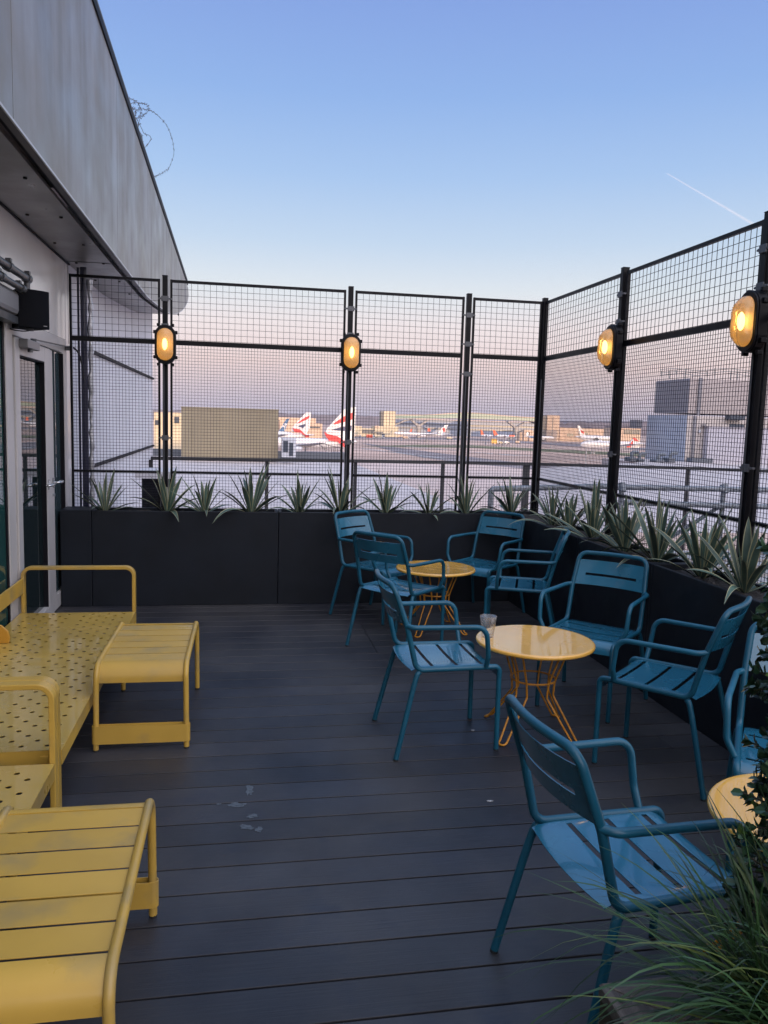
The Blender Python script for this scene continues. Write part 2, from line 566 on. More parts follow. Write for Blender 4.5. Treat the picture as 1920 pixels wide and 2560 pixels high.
# ================================================================= PLANTERS
def planter(x0, x1, y0, y1, label, inner=0.028, group='navy planter boxes round the terrace', soil=True):
    e = empty('planter_box', ((x0 + x1) / 2, (y0 + y1) / 2, 0), 0, label, 'planter', group)
    cx, cy = (x0 + x1) / 2, (y0 + y1) / 2
    a, b, c, d = x0 - cx, x1 - cx, y0 - cy, y1 - cy
    g = 0.002
    a, b, c, d = a + g, b - g, c + g, d - g
    q = MB()
    if soil:
        q.box(a, b, c, c + inner, 0, ZP)
        q.box(a, b, d - inner, d, 0, ZP)
        q.box(a, a + inner, c + inner, d - inner, 0, ZP - 0.002)
        q.box(b - inner, b, c + inner, d - inner, 0, ZP - 0.002)
    else:
        q.box(a, b, c, d, 0, ZP + 0.004)
    q.build('casing', M['navy'], e, bevel=0.004)
    if soil:
        s = MB()
        nx, ny = max(4, int((b - a) / 0.05)), max(4, int((d - c) / 0.05))
        r = random.Random(int(x0 * 100) + int(y0 * 37))
        vs = []
        for j in range(ny + 1):
            for i in range(nx + 1):
                vs.append((a + inner + (b - a - 2 * inner) * i / nx, c + inner + (d - c - 2 * inner) * j / ny, ZP - 0.03 + r.uniform(-.012, .016)))
        fs = [(j * (nx + 1) + i, j * (nx + 1) + i + 1, (j + 1) * (nx + 1) + i + 1, (j + 1) * (nx + 1) + i) for j in range(ny) for i in range(nx)]
        s.add(vs, fs)
        s.build('soil', M['soil'], e)
    return e
PB = YF - 0.03
planter(XW + 0.005, -1.195, YP - 0.004, PB, 'narrow closed navy box at the end of the planters beside the glass door', soil=False)
planter(-1.195, 0.347, YP, PB, 'long navy planter against the back fence, the section next to the narrow box')
planter(0.347, XR, YP, PB, 'long navy planter against the back fence, the section behind the far chairs')
PR = XF - 0.03
planter(XR, PR, 5.452, PB, 'navy planter along the right fence, farthest section, at the corner')
planter(XR, PR, 4.4, 5.45, 'navy planter along the right fence, middle section behind the middle chairs')
planter(XR, PR, 2.2, 4.398, 'navy planter along the right fence, nearest section, partly behind the box hedge column')

# ================================================================= FENCE
ZT, ZM, ZL = 2.765, 2.24, 1.12
def panel(a, b, axis, label):
    """mesh fence panel spanning a..b along X (axis 0, at Y=YF) or along Y (axis 1, at X=XF)"""
    c = (a + b) / 2
    h = (b - a) / 2
    e = empty('mesh_fence', (c, YF, 0) if axis == 0 else (XF, c, 0), 0 if axis == 0 else R(90), label, 'fence panel', 'black mesh fence panels round the terrace')
    f = MB()
    t = 0.018
    f.box(-h, -h + t, -.012, .012, 0.05, ZT)
    f.box(h - t, h, -.012, .012, 0.05, ZT)
    f.box(-h + t, h - t, -.011, .011, ZT - 0.024, ZT - 0.001)
    f.box(-h + t, h - t, -.014, .014, ZM - 0.022, ZM + 0.018)
    f.box(-h + t, h - t, -.009, .009, ZL - 0.011, ZL + 0.008)
    f.build('frame', M['black'], e)
    for nm, z0, z1, p, r in (('upper_mesh', ZM + .018, ZT - .024, .0533, .0014), ('lower_mesh', .06, ZM - .022, .02665, .00125)):
        q = MB()
        n = int(round((2 * h - 2 * t) / p))
        pp = (2 * h - 2 * t) / n
        for i in range(1, n):
            x = -h + t + i * pp
            q.bar((x, .002, z0), (x, .002, z1), 2 * r, 2 * r)
        nz = int((z1 - z0) / p)
        for j in range(1, nz + 1):
            z = z1 - j * p * 0.995
            if z < z0 + .005: continue
            q.bar((-h + t, -.0016, z), (h - t, -.0016, z), 2 * r, 2 * r)
        q.build(nm, M['wire'], e)
    return e
panel(-1.405, -0.668, 0, 'narrow mesh fence panel beside the building wall, in front of the white wall')
panel(-0.584, 0.929, 0, 'wide mesh fence panel on the back side, in front of the beige block')
panel(1.013, 2.018, 0, 'back mesh fence panel in front of the sunlit left tower of the bridge')
panel(2.102, 2.768, 0, 'narrow mesh fence panel on the back side, ending at the fence corner')
panel(5.675, 7.168, 1, 'mesh fence panel on the right side, from the fence corner to the first lamp')
panel(4.030, 5.590, 1, 'mesh fence panel on the right side, between its two lamps')
panel(2.45, 3.945, 1, 'mesh fence panel on the right side, nearest, cut by the picture edge')

def post(x, y, rz, label, clamps, corner=False):
    e = empty('fence_post', (x, y, 0), rz, label, 'fence post', 'black fence posts')
    q = MB()
    hw = 0.0215
    q.box(-hw, hw, -.03, .02, 0, ZT + 0.025)
    q.box(-hw - .002, hw + .002, -.032, .022, ZT + 0.025, ZT + 0.031)
    q.build('post', M['black'], e, bevel=0.003)
    for z in clamps:
        c = MB()
        c.box(-.03, .03, -.040, -.0305, z - .022, z + .022)
        for s in (-1, 1):
            c.box(s * .052 - .006, s * .052 + .006, -.034, -.013, z - .006, z + .006)
            c.box(s * .0301 if s > 0 else -.046, .046 if s > 0 else -.0301, -.036, -.031, z - .008, z + .008)
        c.build('clamp', M['galvclamp'], e, bevel=0.002)
    # thin cable conduit fixed to the face of the post
    k = MB()
    k.tube([(-.012, -.036, 0.9), (-.012, -.036, 2.05)], .006, 8)
    k.build('conduit', M['conduit'], e)
    return e
M['galvclamp'] = mat('grey_clamp', (0.11, 0.115, 0.125), 0.45, metal=0.5)
M['conduit'] = mat('grey_conduit', (0.06, 0.065, 0.075), 0.4)
post(-0.626, YF, 0, 'black fence post carrying the leftmost lamp, nearest the building', (2.60, 2.37, 1.42))
post(0.971, YF, 0, 'black fence post carrying the lamp in the middle of the back fence', (2.60, 2.37, 1.42))
post(2.060, YF, 0, 'black fence post without a lamp on the back fence', (2.60, 2.34, 2.07))
post(2.79, YF - 0.005, 0, 'black post at the inner corner of the fence', ())
post(XF, 5.632, R(-90), 'black fence post carrying the smaller lamp on the right side', (2.60, 2.40, 1.42))
post(XF, 3.988, R(-90), 'black fence post carrying the largest, nearest lamp on the right side', (2.60, 2.40, 1.42))

# ================================================================= LAMPS
def stadium(hw, hh, n=12):
    pts = []
    for i in range(n + 1):
        a = math.pi * i / n
        pts.append((hw * math.cos(a), (hh - hw) + hw * math.sin(a)))
    for i in range(n + 1):
        a = math.pi + math.pi * i / n
        pts.append((hw * math.cos(a), -(hh - hw) + hw * math.sin(a)))
    return pts
def make_lamp():
    e = empty('bulkhead_lamp', (0, 0, 0))
    b = MB()
    hw, hh = .088, .166
    b.prism([(x, -.02, z) for x, z in stadium(hw, hh)], (0, -.055, 0))
    b.prism([(x, -.076, z) for x, z in stadium(hw * 0.97, hh * 0.985)], (0, -.014, 0))
    for sx in (-1, 1):
        for sz in (-1, 1):
            b.box(sx * .088 - .012, sx * .088 + .012, -.06, -.025, sz * .105 - .014, sz * .105 + .014)
            b.box(sx * .06 - .011, sx * .06 + .011, -.055, -.022, sz * .166 - .012, sz * .166 + .012)
    b.build('housing', M['black'], e, bevel=0.004)
    c = MB()
    c.prism([(x, -.0905, z) for x, z in stadium(.066, .134)], (0, -.002, 0))
    c.build('reflector', M['reflector'], e)
    g = MB()
    rings = 22
    prev = stadium(.068, .136, 26)
    n = len(prev)
    vs, fs = [], []
    for k in range(rings + 1):
        a = k / rings * math.pi / 2
        s, d = math.cos(a), math.sin(a)
        hw2, hh2 = .068 * max(s, 0.02), .136 * max(s, .02) ** .75
        for x, z in stadium(hw2, max(hh2, hw2 + .001), 26):
            rib = 0.006 * math.sin(z * 520) if (.03 < abs(z) < .09 and k > 1) else 0
            vs.append((x, -.092 - .074 * d - rib, z))
    for k in range(rings):
        for i in range(n):
            j = (i + 1) % n
            fs.append((k * n + i, k * n + j, (k + 1) * n + j, (k + 1) * n + i))
    fs.append(tuple(rings * n + i for i in range(n)))
    g.add(vs, fs, 0, True)
    g.build('lens', M['lens'], e)
    q = MB()
    prof = [(0.001, -.05)] + [(.021 * math.sin(math.pi * i / 10), -.048 * math.cos(math.pi * i / 10)) for i in range(1, 10)] + [(.001, .05)]
    q.lathe(prof, 16, (0, -.12, 0))
    q.build('bulb', M['bulb'], e)
    return e
lamp0 = make_lamp()
index_kids()
LG = 'lit amber bulkhead lamps on the fence posts'
for i, (x, y, rz, lb) in enumerate([(-.62, YF - .012, 0, 'lit oval amber lamp on the back fence post nearest the building'),
                                    (.975, YF - .012, 0, 'lit oval amber lamp in the middle of the back fence, above the striped tail fins'),
                                    (XF - .012, 5.632, R(-90), 'lit amber lamp seen from the side, nearer the fence corner'),
                                    (XF - .012, 3.988, R(-90), 'largest lit amber lamp seen from the side, nearest the picture edge')]):
    o = lamp0 if i == 0 else copy_tree(lamp0)
    o.location = (x, y, 2.212)
    o.rotation_euler = (0, 0, rz)
    tag(o, lb, 'lamp', LG)

# ================================================================= YUCCAS
def yucca(x, y, z, seed, label, n=20, size=1.0):
    r = random.Random(seed)
    q = MB()
    for i in range(n):
        az = i * 2.39996 + r.uniform(-.35, .35)
        f = i / (n - 1)
        el = R(87 - 66 * f ** 1.1 + r.uniform(-9, 9))
        ln = size * r.uniform(.36, .50) * (1.0 - 0.12 * f)
        wd = r.uniform(.0135, .021) * size
        droop = r.uniform(.05, .22) + 0.45 * max(0, f - .75) * 2
        d = Vector((math.cos(az) * math.cos(el), math.sin(az) * math.cos(el), math.sin(el)))
        sd = Vector((-math.sin(az), math.cos(az), 0))
        sd = (sd * math.cos(r.uniform(-.5, .5)) + d.cross(sd) * math.sin(r.uniform(-.5, .5))).normalized()
        nu = d.cross(sd)
        ns = 9
        p0 = Vector((math.cos(az) * .012, math.sin(az) * .012, -0.01))
        rows = []
        for k in range(ns + 1):
            t = k / ns
            c = p0 + d * (ln * t) + Vector((0, 0, -1)) * (ln * droop * t * t * t)
            wdt = wd * (0.42 + 0.58 * math.sin(min(1, t / .5) * math.pi / 2)) if t < .5 else wd * max(0.02, (1 - ((t - .5) / .5) ** 1.7))
            fold = wdt * .45
            rows.append((c - sd * wdt - nu * fold * -1, c - sd * wdt * .76 + nu * fold * .8, c, c + sd * wdt * .76 + nu * fold * .8, c + sd * wdt + nu * fold))
        vs = [p for rw in rows for p in rw]
        for k in range(ns):
            for s in range(4):
                q.add([rows[k][s], rows[k][s + 1], rows[k + 1][s + 1], rows[k + 1][s]], [(0, 1, 2, 3)], 1 if s in (0, 3) else 0, True)
    # join coincident verts per plant so that a leaf reads as one smooth piece
    o = q.build('yucca_plant', [M['leaf'], M['leafedge']], loc=(x, y, z))
    import bmesh
    bm = bmesh.new()
    bm.from_mesh(o.data)
    bmesh.ops.remove_doubles(bm, verts=bm.verts, dist=0.0004)
    bm.to_mesh(o.data)
    bm.free()
    o.rotation_euler = (0, 0, r.uniform(0, 6))
    return tag(o, label, 'plant', 'variegated yuccas in the planters')
YB = [(-1.111, 'low yucca at the left end of the back planter, next to the narrow box', .92, 15),
      (-.598, 'yucca in front of the leftmost lamp post', 1.08, 16), (-.283, 'yucca below the left edge of the beige block', .95, 16),
      (.114, 'tallest yucca of the back planter, under the right part of the beige block', 1.15, 16), (.534, 'yucca in the back planter just left of the middle lamp post', .95, 15),
      (.897, 'yucca in front of the middle lamp post, behind the leftmost blue chair', 1.08, 16), (1.315, 'yucca in the back planter just right of the middle lamp post', 1.0, 15),
      (1.713, 'sprawling yucca leaning left of the lampless fence post', .85, 13), (2.064, 'yucca in front of the lampless fence post', 1.0, 15), (2.50, 'yucca at the inner corner of the planters', 1.0, 15)]
for i, (x, lb, s, n) in enumerate(YB):
    yucca(x, 7.03, ZP - .03, 40 + i, lb, n + 2, s)
YR = [(2.62, 6.33, 'yucca in the right planter, first one from the corner', .95), (2.63, 6.0, 'yucca in the right planter, second one from the corner', .95), (2.60, 5.50, 'yucca in front of the post of the smaller right lamp', 1.1),
      (2.60, 5.0, 'yucca in the right planter behind the big facing chair', 1.08), (2.61, 4.58, 'yucca in the right planter, midway between the two right lamps', 1.12), (2.62, 4.10, 'yucca in front of the post of the nearest lamp', 1.08),
      (2.63, 3.72, 'yucca in the right planter, nearest, beside the box hedge column', 1.1)]
for i, (x, y, lb, s) in enumerate(YR):
    yucca(x, y, ZP - .03, 70 + i, lb, 21, s * 1.02)

# ================================================================= CHAIRS
def make_chair():
    e = empty('armchair')
    rad = .0135
    f = MB()
    half = [(.262, .211, .375), (.262, .212, .432), (-.165, .224, .432), (-.215, .222, .64), (-.285, .208, .842), (-.316, .0, .846)]
    rr = [0, .055, .05, .25, .055, 0]
    pts = half + [(x, -y, z) for x, y, z in half[-2::-1]]
    rad_l = rr[:-1] + [.6] + rr[-2::-1]
    f.tube(fillet(pts, rad_l, 7), rad, 12)
    f.build('frame', M['chair'], e)
    for s in (1, -1):
        g = MB()
        g.tube([(.262, .211 * s, .3755), (.264, .21 * s, .008)], .0130, 12)
        lo = g.build('leg', M['chair'], e)
        c = MB()
        c.tube([(.264, .21 * s, .0075), (.264, .21 * s, 0)], .0125, 10)
        c.build('foot_cap', M['rubber'], lo)
        g = MB()
        g.tube(smooth_path([(-.15, .226 * s, .425), (-.175, .234 * s, .37), (-.262, .261 * s, .008)], 6), .0130, 12)
        lo = g.build('leg', M['chair'], e)
        c = MB()
        c.tube([(-.262, .261 * s, .0078), (-.2625, .2612 * s, 0)], .0125, 10)
        c.build('foot_cap', M['rubber'], lo)
        a = MB()
        a.tube(fillet([(-.222, .222 * s, .652), (-.19, .25 * s, .648), (.168, .262 * s, .646), (.186, .255 * s, .50), (.188, .222 * s, .437)], [0, .05, .06, .06, 0], 7), .0125, 12)
        a.build('armrest', M['chair'], e)
    # seat: dished sheet with three slots and a waterfall front
    xs = [-.185, -.165, -.12, -.084, -.066, -.01, .041, .059, .11, .171, .189, .215, .235, .25, .26, .263]
    def zz(x, y):
        z = .4370 - .005 * (1 - (y / .20) ** 2) if abs(y) <= .2 else .4345
        if x < -.15: z += .002 - (-.15 - x) * .35
        if x > .205:
            t = (x - .205) / .058
            z -= .062 * (1 - math.sqrt(max(0, 1 - t * t * .999)))
        return z
    ys = [-.205, -.185] + [-.185 + .37 * i / 10 for i in range(1, 10)] + [.185, .205]
    def plan(x, y):
        return x - (.014 * (1 - (y / .205) ** 2) if x < -.15 else 0)
    q = MB()
    vs = [(plan(x, y), y, zz(x, y)) for x in xs for y in ys]
    ny = len(ys)
    fs = []
    slots = [(-.084, -.066), (.041, .059), (.171, .189)]
    for i in range(len(xs) - 1):
        sl_ = any(abs(xs[i] - a) < 1e-6 for a, b in slots)
        for j in range(ny - 1):
            if sl_ and 1 <= j < ny - 2:
                continue
            fs.append((i * ny + j, (i + 1) * ny + j, (i + 1) * ny + j + 1, i * ny + j + 1))
    q.add(vs, fs, 0, True)
    q.build('seat', M['chairseat'], e, solid=.003)
    # back plate, bowed, with one slot
    zs = [.652, .675, .708, .722, .757, .790, .800]
    ys2 = [-.212, -.16] + [-.16 + .32 * i / 8 for i in range(1, 8)] + [.16, .212]
    q = MB()
    vs = []
    for z in zs:
        t = (z - .64) / .202
        xb = -.218 - .067 * t
        for y in ys2:
            yy = y * (1 - .055 * t)
            vs.append((xb - .034 * (1 - (y / .212) ** 2), yy, z))
    n2 = len(ys2)
    fs = []
    for i in range(len(zs) - 1):
        for j in range(n2 - 1):
            if i == 2 and 1 <= j < n2 - 2:
                continue
            fs.append((i * n2 + j, i * n2 + j + 1, (i + 1) * n2 + j + 1, (i + 1) * n2 + j))
    q.add(vs, fs, 0, True)
    q.build('backrest', M['chairseat'], e, solid=.003)
    return e
chair0 = make_chair()
index_kids()
CH = [(1.132, 6.448, -49.4, 'blue armchair facing the far table, leftmost of the chairs and against the back planter'),
      (1.150, 5.535, 42.5, 'blue armchair with its back to us at the far table, standing left of that table'),
      (2.08, 6.47, 220.4, 'blue armchair facing us in the corner of the planters behind the far table'),
      (2.113, 5.594, 158.6, 'blue armchair seen side on at the right of the far table, against the right planter'),
      (1.010, 3.862, 1.8, 'blue armchair seen side on, left of the middle table that carries the glass'),
      (2.056, 4.277, 224.8, 'blue armchair facing us behind the middle table, its whole back plate showing'),
      (2.044, 3.402, 132.5, 'blue armchair right of the middle table, turned left with a scuffed near leg'),
      (1.075, 1.952, 5.0, 'largest blue armchair in the foreground with water drops on its seat, behind the grass tuft'),
      (2.085, 2.53, 233.0, 'blue armchair almost hidden behind the box hedge column, beside the nearest table')]
for i, (x, y, a, lb) in enumerate(CH):
    o = chair0 if i == 0 else copy_tree(chair0)
    o.location = (x, y, 0)
    o.rotation_euler = (0, 0, R(a))
    tag(o, lb, 'chair', 'blue slotted metal armchairs')

# ================================================================= TABLES
def make_table():
    e = empty('round_table')
    q = MB()
    prof = [(.0005, .492), (.295, .492), (.303, .480), (.3085, .480), (.311, .486), (.3105, .494), (.306, .4995), (.300, .5005), (.285, .4995), (.0005, .4995)]
    q.lathe(prof, 72)
    q.build('tabletop', M['table'], e)
    for k in range(4):
        a0 = R(38 + 90 * k)
        w_ = MB()
        def pt(r, da, z):
            return (r * math.cos(a0 + R(da)), r * math.sin(a0 + R(da)), z)
        path = [pt(.19, -11, .490), pt(.117, -15, .295), pt(.110, -17, .215), pt(.262, -4.5, .012), pt(.285, -3.6, .006), pt(.285, 3.6, .006), pt(.262, 4.5, .012), pt(.110, 17, .215), pt(.117, 15, .295), pt(.19, 11, .490)]
        w_.tube(fillet(path, [0, .1, .03, .03, .02, .02, .03, .03, .1, 0], 5), .0055, 8)
        w_.build('leg', M['tablewire'], e)
    w_ = MB()
    w_.tube([(.117 * math.cos(2 * math.pi * i / 40), .117 * math.sin(2 * math.pi * i / 40), .292) for i in range(40)], .0052, 8, closed=True)
    w_.build('waist_ring', M['tablewire'], e)
    w_ = MB()
    w_.tube([(.165 * math.cos(2 * math.pi * i / 40), .165 * math.sin(2 * math.pi * i / 40), .487) for i in range(40)], .0048, 8, closed=True)
    w_.build('top_ring', M['tablewire'], e)
    return e
t0 = make_table()
index_kids()
for i, (x, y, a, lb) in enumerate([(1.52, 5.95, 12, 'low round amber table farthest from us, among four blue chairs'),
                                   (1.545, 3.882, 0, 'low round amber table in the middle, wet top with a glass on it'),
                                   (1.69, 1.95, 20, 'low round amber table at the right edge, cut off by the box hedge column')]):
    o = t0 if i == 0 else copy_tree(t0)
    o.location = (x, y, 0)
    o.rotation_euler = (0, 0, R(a))
    tag(o, lb, 'table', 'low round amber tables')
# tumbler
q = MB()
ro = [(.0005, .0), (.030, .0), (.0315, .004), (.034, .030), (.0375, .055), (.0455, .112), (.0435, .1125), (.0355, .056), (.031, .03), (.027, .014), (.0005, .012)]
q.lathe(ro, 20)
tag(q.build('drinking_glass', M['tumbler'], loc=(1.308, 3.955, .5003)), 'empty clear tumbler standing at the edge of the middle amber table', 'glass')

# ================================================================= STOOLS (slatted low benches)
def make_stool():
    e = empty('slatted_low_bench')
    hx, hy, zt = .2, .432, .42
    q = MB()
    for s in (-1, 1):
        q.tube(fillet([(s * .212, -hy, .009), (s * .208, -hy + .004, zt), (s * .208, hy - .004, zt), (s * .212, hy, .009)], [0, .075, .075, 0], 9), .0135, 12)
        for t in (-1, 1):
            pass
    q.build('side_frame', M['yellow'], e)
    for s in (-1, 1):
        for t in (-1, 1):
            c = MB()
            c.tube([(s * .212, t * hy, .0085), (s * .212, t * hy, 0)], .012, 12)
            c.build('foot_cap', M['rubber'], e)
    n = 6
    p = .113
    yy0 = -.345
    for i in range(n):
        c = MB()
        a = yy0 + i * p + .005
        b = yy0 + (i + 1) * p - .005
        c.box(-hx, hx, a, b, .4172, .420)
        c.build('slat', M['yellow'], e, bevel=.0008)
    for t in (-1, 1):
        c = MB()
        prof = []
        for k in range(11):
            a = k / 10 * math.pi / 2
            prof.append((t * (.351 + .072 * math.sin(a)), .348 + .072 * math.cos(a)))
        prof = [(t * .342, .42)] + prof + [(t * .4235, .335)]
        vs = [(sx * hx, y, z) for y, z in prof for sx in (-1, 1)]
        c.add(vs, [(2 * i, 2 * i + 1, 2 * i + 3, 2 * i + 2) for i in range(len(prof) - 1)], 0, True)
        c.build('end_slat', M['yellow'], e, solid=.005)
        # band round the feet at one end only
        if t > 0:
            continue
        c = MB()
        pts = []
        r = .0165
        for k in range(9):
            a = -math.pi / 2 + math.pi * k / 8
            pts.append((.212 + r * math.cos(a), t * hy + r * math.sin(a)))
        for k in range(9):
            a = math.pi / 2 + math.pi * k / 8
            pts.append((-.212 + r * math.cos(a), t * hy + r * math.sin(a)))
        m_ = len(pts)
        vs = [(x, y, .040) for x, y in pts] + [(x, y, .128) for x, y in pts]
        c.add(vs, [(i, (i + 1) % m_, m_ + (i + 1) % m_, m_ + i) for i in range(m_)], 0, False)
        c.build('foot_band', M['yellow'], e, solid=.003)
    return e
s0 = make_stool()
index_kids()
for i, (x, y, a, lb) in enumerate([(-.446, 4.29, -.6, 'mustard slatted low bench standing between the sofa and the open deck'),
                                   (-.472, 2.075, 180.0, 'mustard slatted low bench in the bottom left corner with worn grey patches')]):
    o = s0 if i == 0 else copy_tree(s0)
    o.location = (x, y, 0)
    o.rotation_euler = (0, 0, R(a))
    tag(o, lb, 'bench', 'mustard slatted low benches')

# ================================================================= SOFAS
def make_sofa(ya, yb, label, bracket=False):
    """perforated lounge bench from ya (near arm) to yb (far arm)"""
    e = empty('metal_sofa', (-1.05, (ya + yb) / 2, 0), 0, label, 'sofa', 'mustard perforated sofas along the window')
    cy = (ya + yb) / 2
    h = (yb - ya) / 2
    xl, xr = -.375, .362       # back / front in local X
    for s in (-1, 1):
        a = MB()
        path = fillet([(xr - .011, 0, 0.0), (xr - .011, 0, .572), (xl + .011, 0, .572), (xl + .011, 0, 0.0)], [0, .055, .055, 0], 8)
        # flat bar: sweep a rectangle 22 mm thick, 52 mm deep
        vs, fs = [], []
        P = path
        for i, pnt in enumerate(P):
            t = (P[min(i + 1, len(P) - 1)] - P[max(i - 1, 0)]).normalized()
            nrm = Vector((t.z, 0, -t.x))
            for o1, o2 in ((-.011, -.026), (.011, -.026), (.011, .026), (-.011, .026)):
                vs.append(pnt + nrm * o1 + Vector((0, s * (h - .026) + o2, 0)))
        for i in range(len(P) - 1):
            for k in range(4):
                k2 = (k + 1) % 4
                fs.append((i * 4 + k, i * 4 + k2, (i + 1) * 4 + k2, (i + 1) * 4 + k))
        fs += [(0, 1, 2, 3), tuple(range(len(vs) - 4, len(vs)))[::-1]]
        a.add(vs, fs)
        a.build('arm', M['yellow'], e, bevel=.004)
    b = MB()
    b.box(xl + .005, xl + .019, -h + .052, h - .052, .405, .505)
    b.build('back_rail', M['yellow'], e, bevel=.003)
    # perforated seat plate
    q = MB()
    x0, x1 = xl - .003, xr - .001
    y0_, y1_ = -h + .052 + .012, h - .052 - .012
    zt = .27
    cw, chh, rad = .100, .0555, .0112
    nrow = int((y1_ - y0_ - .04) / chh)
    ym = (y1_ - y0_ - nrow * chh) / 2
    q.add([(x0, y0_, zt), (x1, y0_, zt), (x1, y0_ + ym, zt), (x0, y0_ + ym, zt)], [(0, 1, 2, 3)])
    q.add([(x0, y1_ - ym, zt), (x1, y1_ - ym, zt), (x1, y1_, zt), (x0, y1_, zt)], [(0, 1, 2, 3)])
    for j in range(nrow):
        ya_, yb_ = y0_ + ym + j * chh, y0_ + ym + (j + 1) * chh
        off = 0 if j % 2 else cw / 2
        cells = [x0 + .02 + off + i * cw for i in range(3)] + [x1 - .016 - (3 * cw + cw / 2) + off + i * cw for i in range(3)]
        xc = x0
        for c0 in cells:
            if c0 - xc > 1e-4:
                q.add([(xc, ya_, zt), (c0, ya_, zt), (c0, yb_, zt), (xc, yb_, zt)], [(0, 1, 2, 3)])
            cxx, cyy = c0 + cw / 2, (ya_ + yb_) / 2
            ring = [(cxx + rad * math.cos(2 * math.pi * k / 12 + math.pi / 4), cyy + rad * math.sin(2 * math.pi * k / 12 + math.pi / 4), zt) for k in range(12)]
            ring = [(cxx + rad * math.cos(R(225 + 30 * k)), cyy + rad * math.sin(R(225 + 30 * k)), zt) for k in range(12)]
            cor = [(c0, ya_, zt), (c0 + cw, ya_, zt), (c0 + cw, yb_, zt), (c0, yb_, zt)]
            vs = cor + ring
            fs = []
            for k in range(4):
                rr_ = [4 + (3 * k + t) % 12 for t in range(4)]
                fs.append((k, (k + 1) % 4) + tuple(rr_[::-1]))
            q.add(vs, fs)
            low = [(x, y, zt - .002) for x, y, z in ring]
            q.add(ring + low, [(k, 12 + k, 12 + (k + 1) % 12, (k + 1) % 12) for k in range(12)])
            xc = c0 + cw
        if x1 - xc > 1e-4:
            q.add([(xc, ya_, zt), (x1, ya_, zt), (x1, yb_, zt), (xc, yb_, zt)], [(0, 1, 2, 3)])
    q.build('seat', M['yellowseat'], e)
    k = MB()
    zb = zt - .062
    k.box(x1 - .004, x1 + .0015, y0_, y1_, zb, zt - .001)
    k.box(x0 - .0015, x0 + .004, y0_, y1_, zb, zt - .001)
    k.box(x0 + .004, x1 - .004, y0_ - .0015, y0_ + .004, zb, zt - .001)
    k.box(x0 + .004, x1 - .004, y1_ - .004, y1_ + .0015, zb, zt - .001)
    for yy in (-h * .5, 0, h * .5):
        k.box(x0 + .004, x1 - .004, yy - .015, yy + .015, zb + .004, zt - .02)
    for sgn in (-1, 1):
        for xx in (x0 + .05, x1 - .08):
            k.box(xx, xx + .03, sgn * (h - .063) - .008 if sgn > 0 else -h + .05, h - .05 if sgn > 0 else -(h - .063) + .008, zb + .01, zb + .04)
    k.build('seat_rim', M['yellow'], e)
    if bracket:
        g = MB()
        pts = [(0, 0), (.10, 0), (.105, .03), (.095, .07), (.06, .105), (0, .12)]
        g.prism([(xl + .02 + x, 0.42, zt + .002 + z) for x, z in pts], (0, .02, 0))
        g.build('bracket', M['orange'], e, bevel=.003)
    return e
make_sofa(3.185, 5.632, 'long mustard perforated metal sofa reaching to the glass door', True)
make_sofa(0.85, 3.180, 'mustard perforated metal sofa end to end with the other, nearest us at the left edge')

# ================================================================= TERMINAL BUILDING
bld = empty('terminal_building', (XW, 5.0, 0), 0, 'grey terminal building with deep canopy, glass door and windows along the left side', 'building')
def part(q, name, m, parent=None, **k):
    o = q.build(name, m, parent if parent is not None else bld, **k)
    if parent is None or parent is bld:
        o.location = (-XW, -5.0, 0)
    return o
# upper wall panels above the door
q = MB()
q.box(XW - .25, XW, 7.27, 7.42, -.3, 2.9)
q.box(XW - .25, XW - .002, -3.0, 7.268, 2.225, 2.9)
part(q, 'upper_wall', M['wall'])
q = MB()
q.box(XW - .003, XW + .0015, 7.37, 7.375, 2.2, 2.9)
q.box(XW - .003, XW + .0015, 3.9, 3.905, 2.3, 2.9)
q.box(XW - .001, XW + .012, -3.0, 7.42, 2.868, 2.9)
part(q, 'wall_joint', M['darktrim'])
q = MB()
q.box(XW - .25, XW - .002, -3, 5.44, -.3, 0.02)
part(q, 'plinth', M['darktrim'])
# far wall beyond the fence
q = MB()
q.box(XW - 3.0, XW - .001, 7.424, 14.25, -14, 3.5)
part(q, 'far_wall', M['wallfar'])
q = MB()
for z, ya, yb in ((2.219, 8.37, 14.22), (1.085, 8.40, 14.23)):
    q.box(XW - .001, XW + .03, ya, yb, z - .015, z + .015)
part(q, 'wall_rail', M['darktrim'])
# soffit, lip and fascia : the underside rises towards the far end
SZ = [(-3.5, 2.88), (7.4, 2.88), (9.2, 2.885), (10.4, 2.95), (11.4, 3.01), (12.4, 3.09), (13.5, 3.24), (14.56, 3.42), (15.5, 3.62), (16.15, 3.80), (16.36, 3.93), (16.22, 4.06)]
XFA = -.985
def ribbon(xa, xb, zoff=0.0, pts=SZ, th=.02):
    g = MB()
    vs = []
    for y, z in pts:
        vs += [(xa, y, z + zoff), (xb, y, z + zoff), (xb, y, z + zoff + th), (xa, y, z + zoff + th)]
    fs = []
    for i in range(len(pts) - 1):
        for k in range(4):
            k2 = (k + 1) % 4
            fs.append((i * 4 + k, (i + 1) * 4 + k, (i + 1) * 4 + k2, i * 4 + k2))
    fs += [(0, 1, 2, 3), tuple(range(len(vs) - 4, len(vs)))[::-1]]
    g.add(vs, fs)
    return g
part(ribbon(XW - .3, -1.077), 'soffit', M['soffit'])
part(ribbon(-1.075, -1.034, .035), 'soffit_groove', M['darktrim'])
part(ribbon(-1.032, XFA - .006, .002), 'soffit_lip', M['lip'])
part(ribbon(XFA - .005, XFA + .003, -.004, th=.012), 'edge_trim', M['fasciaedge'])
q = MB()
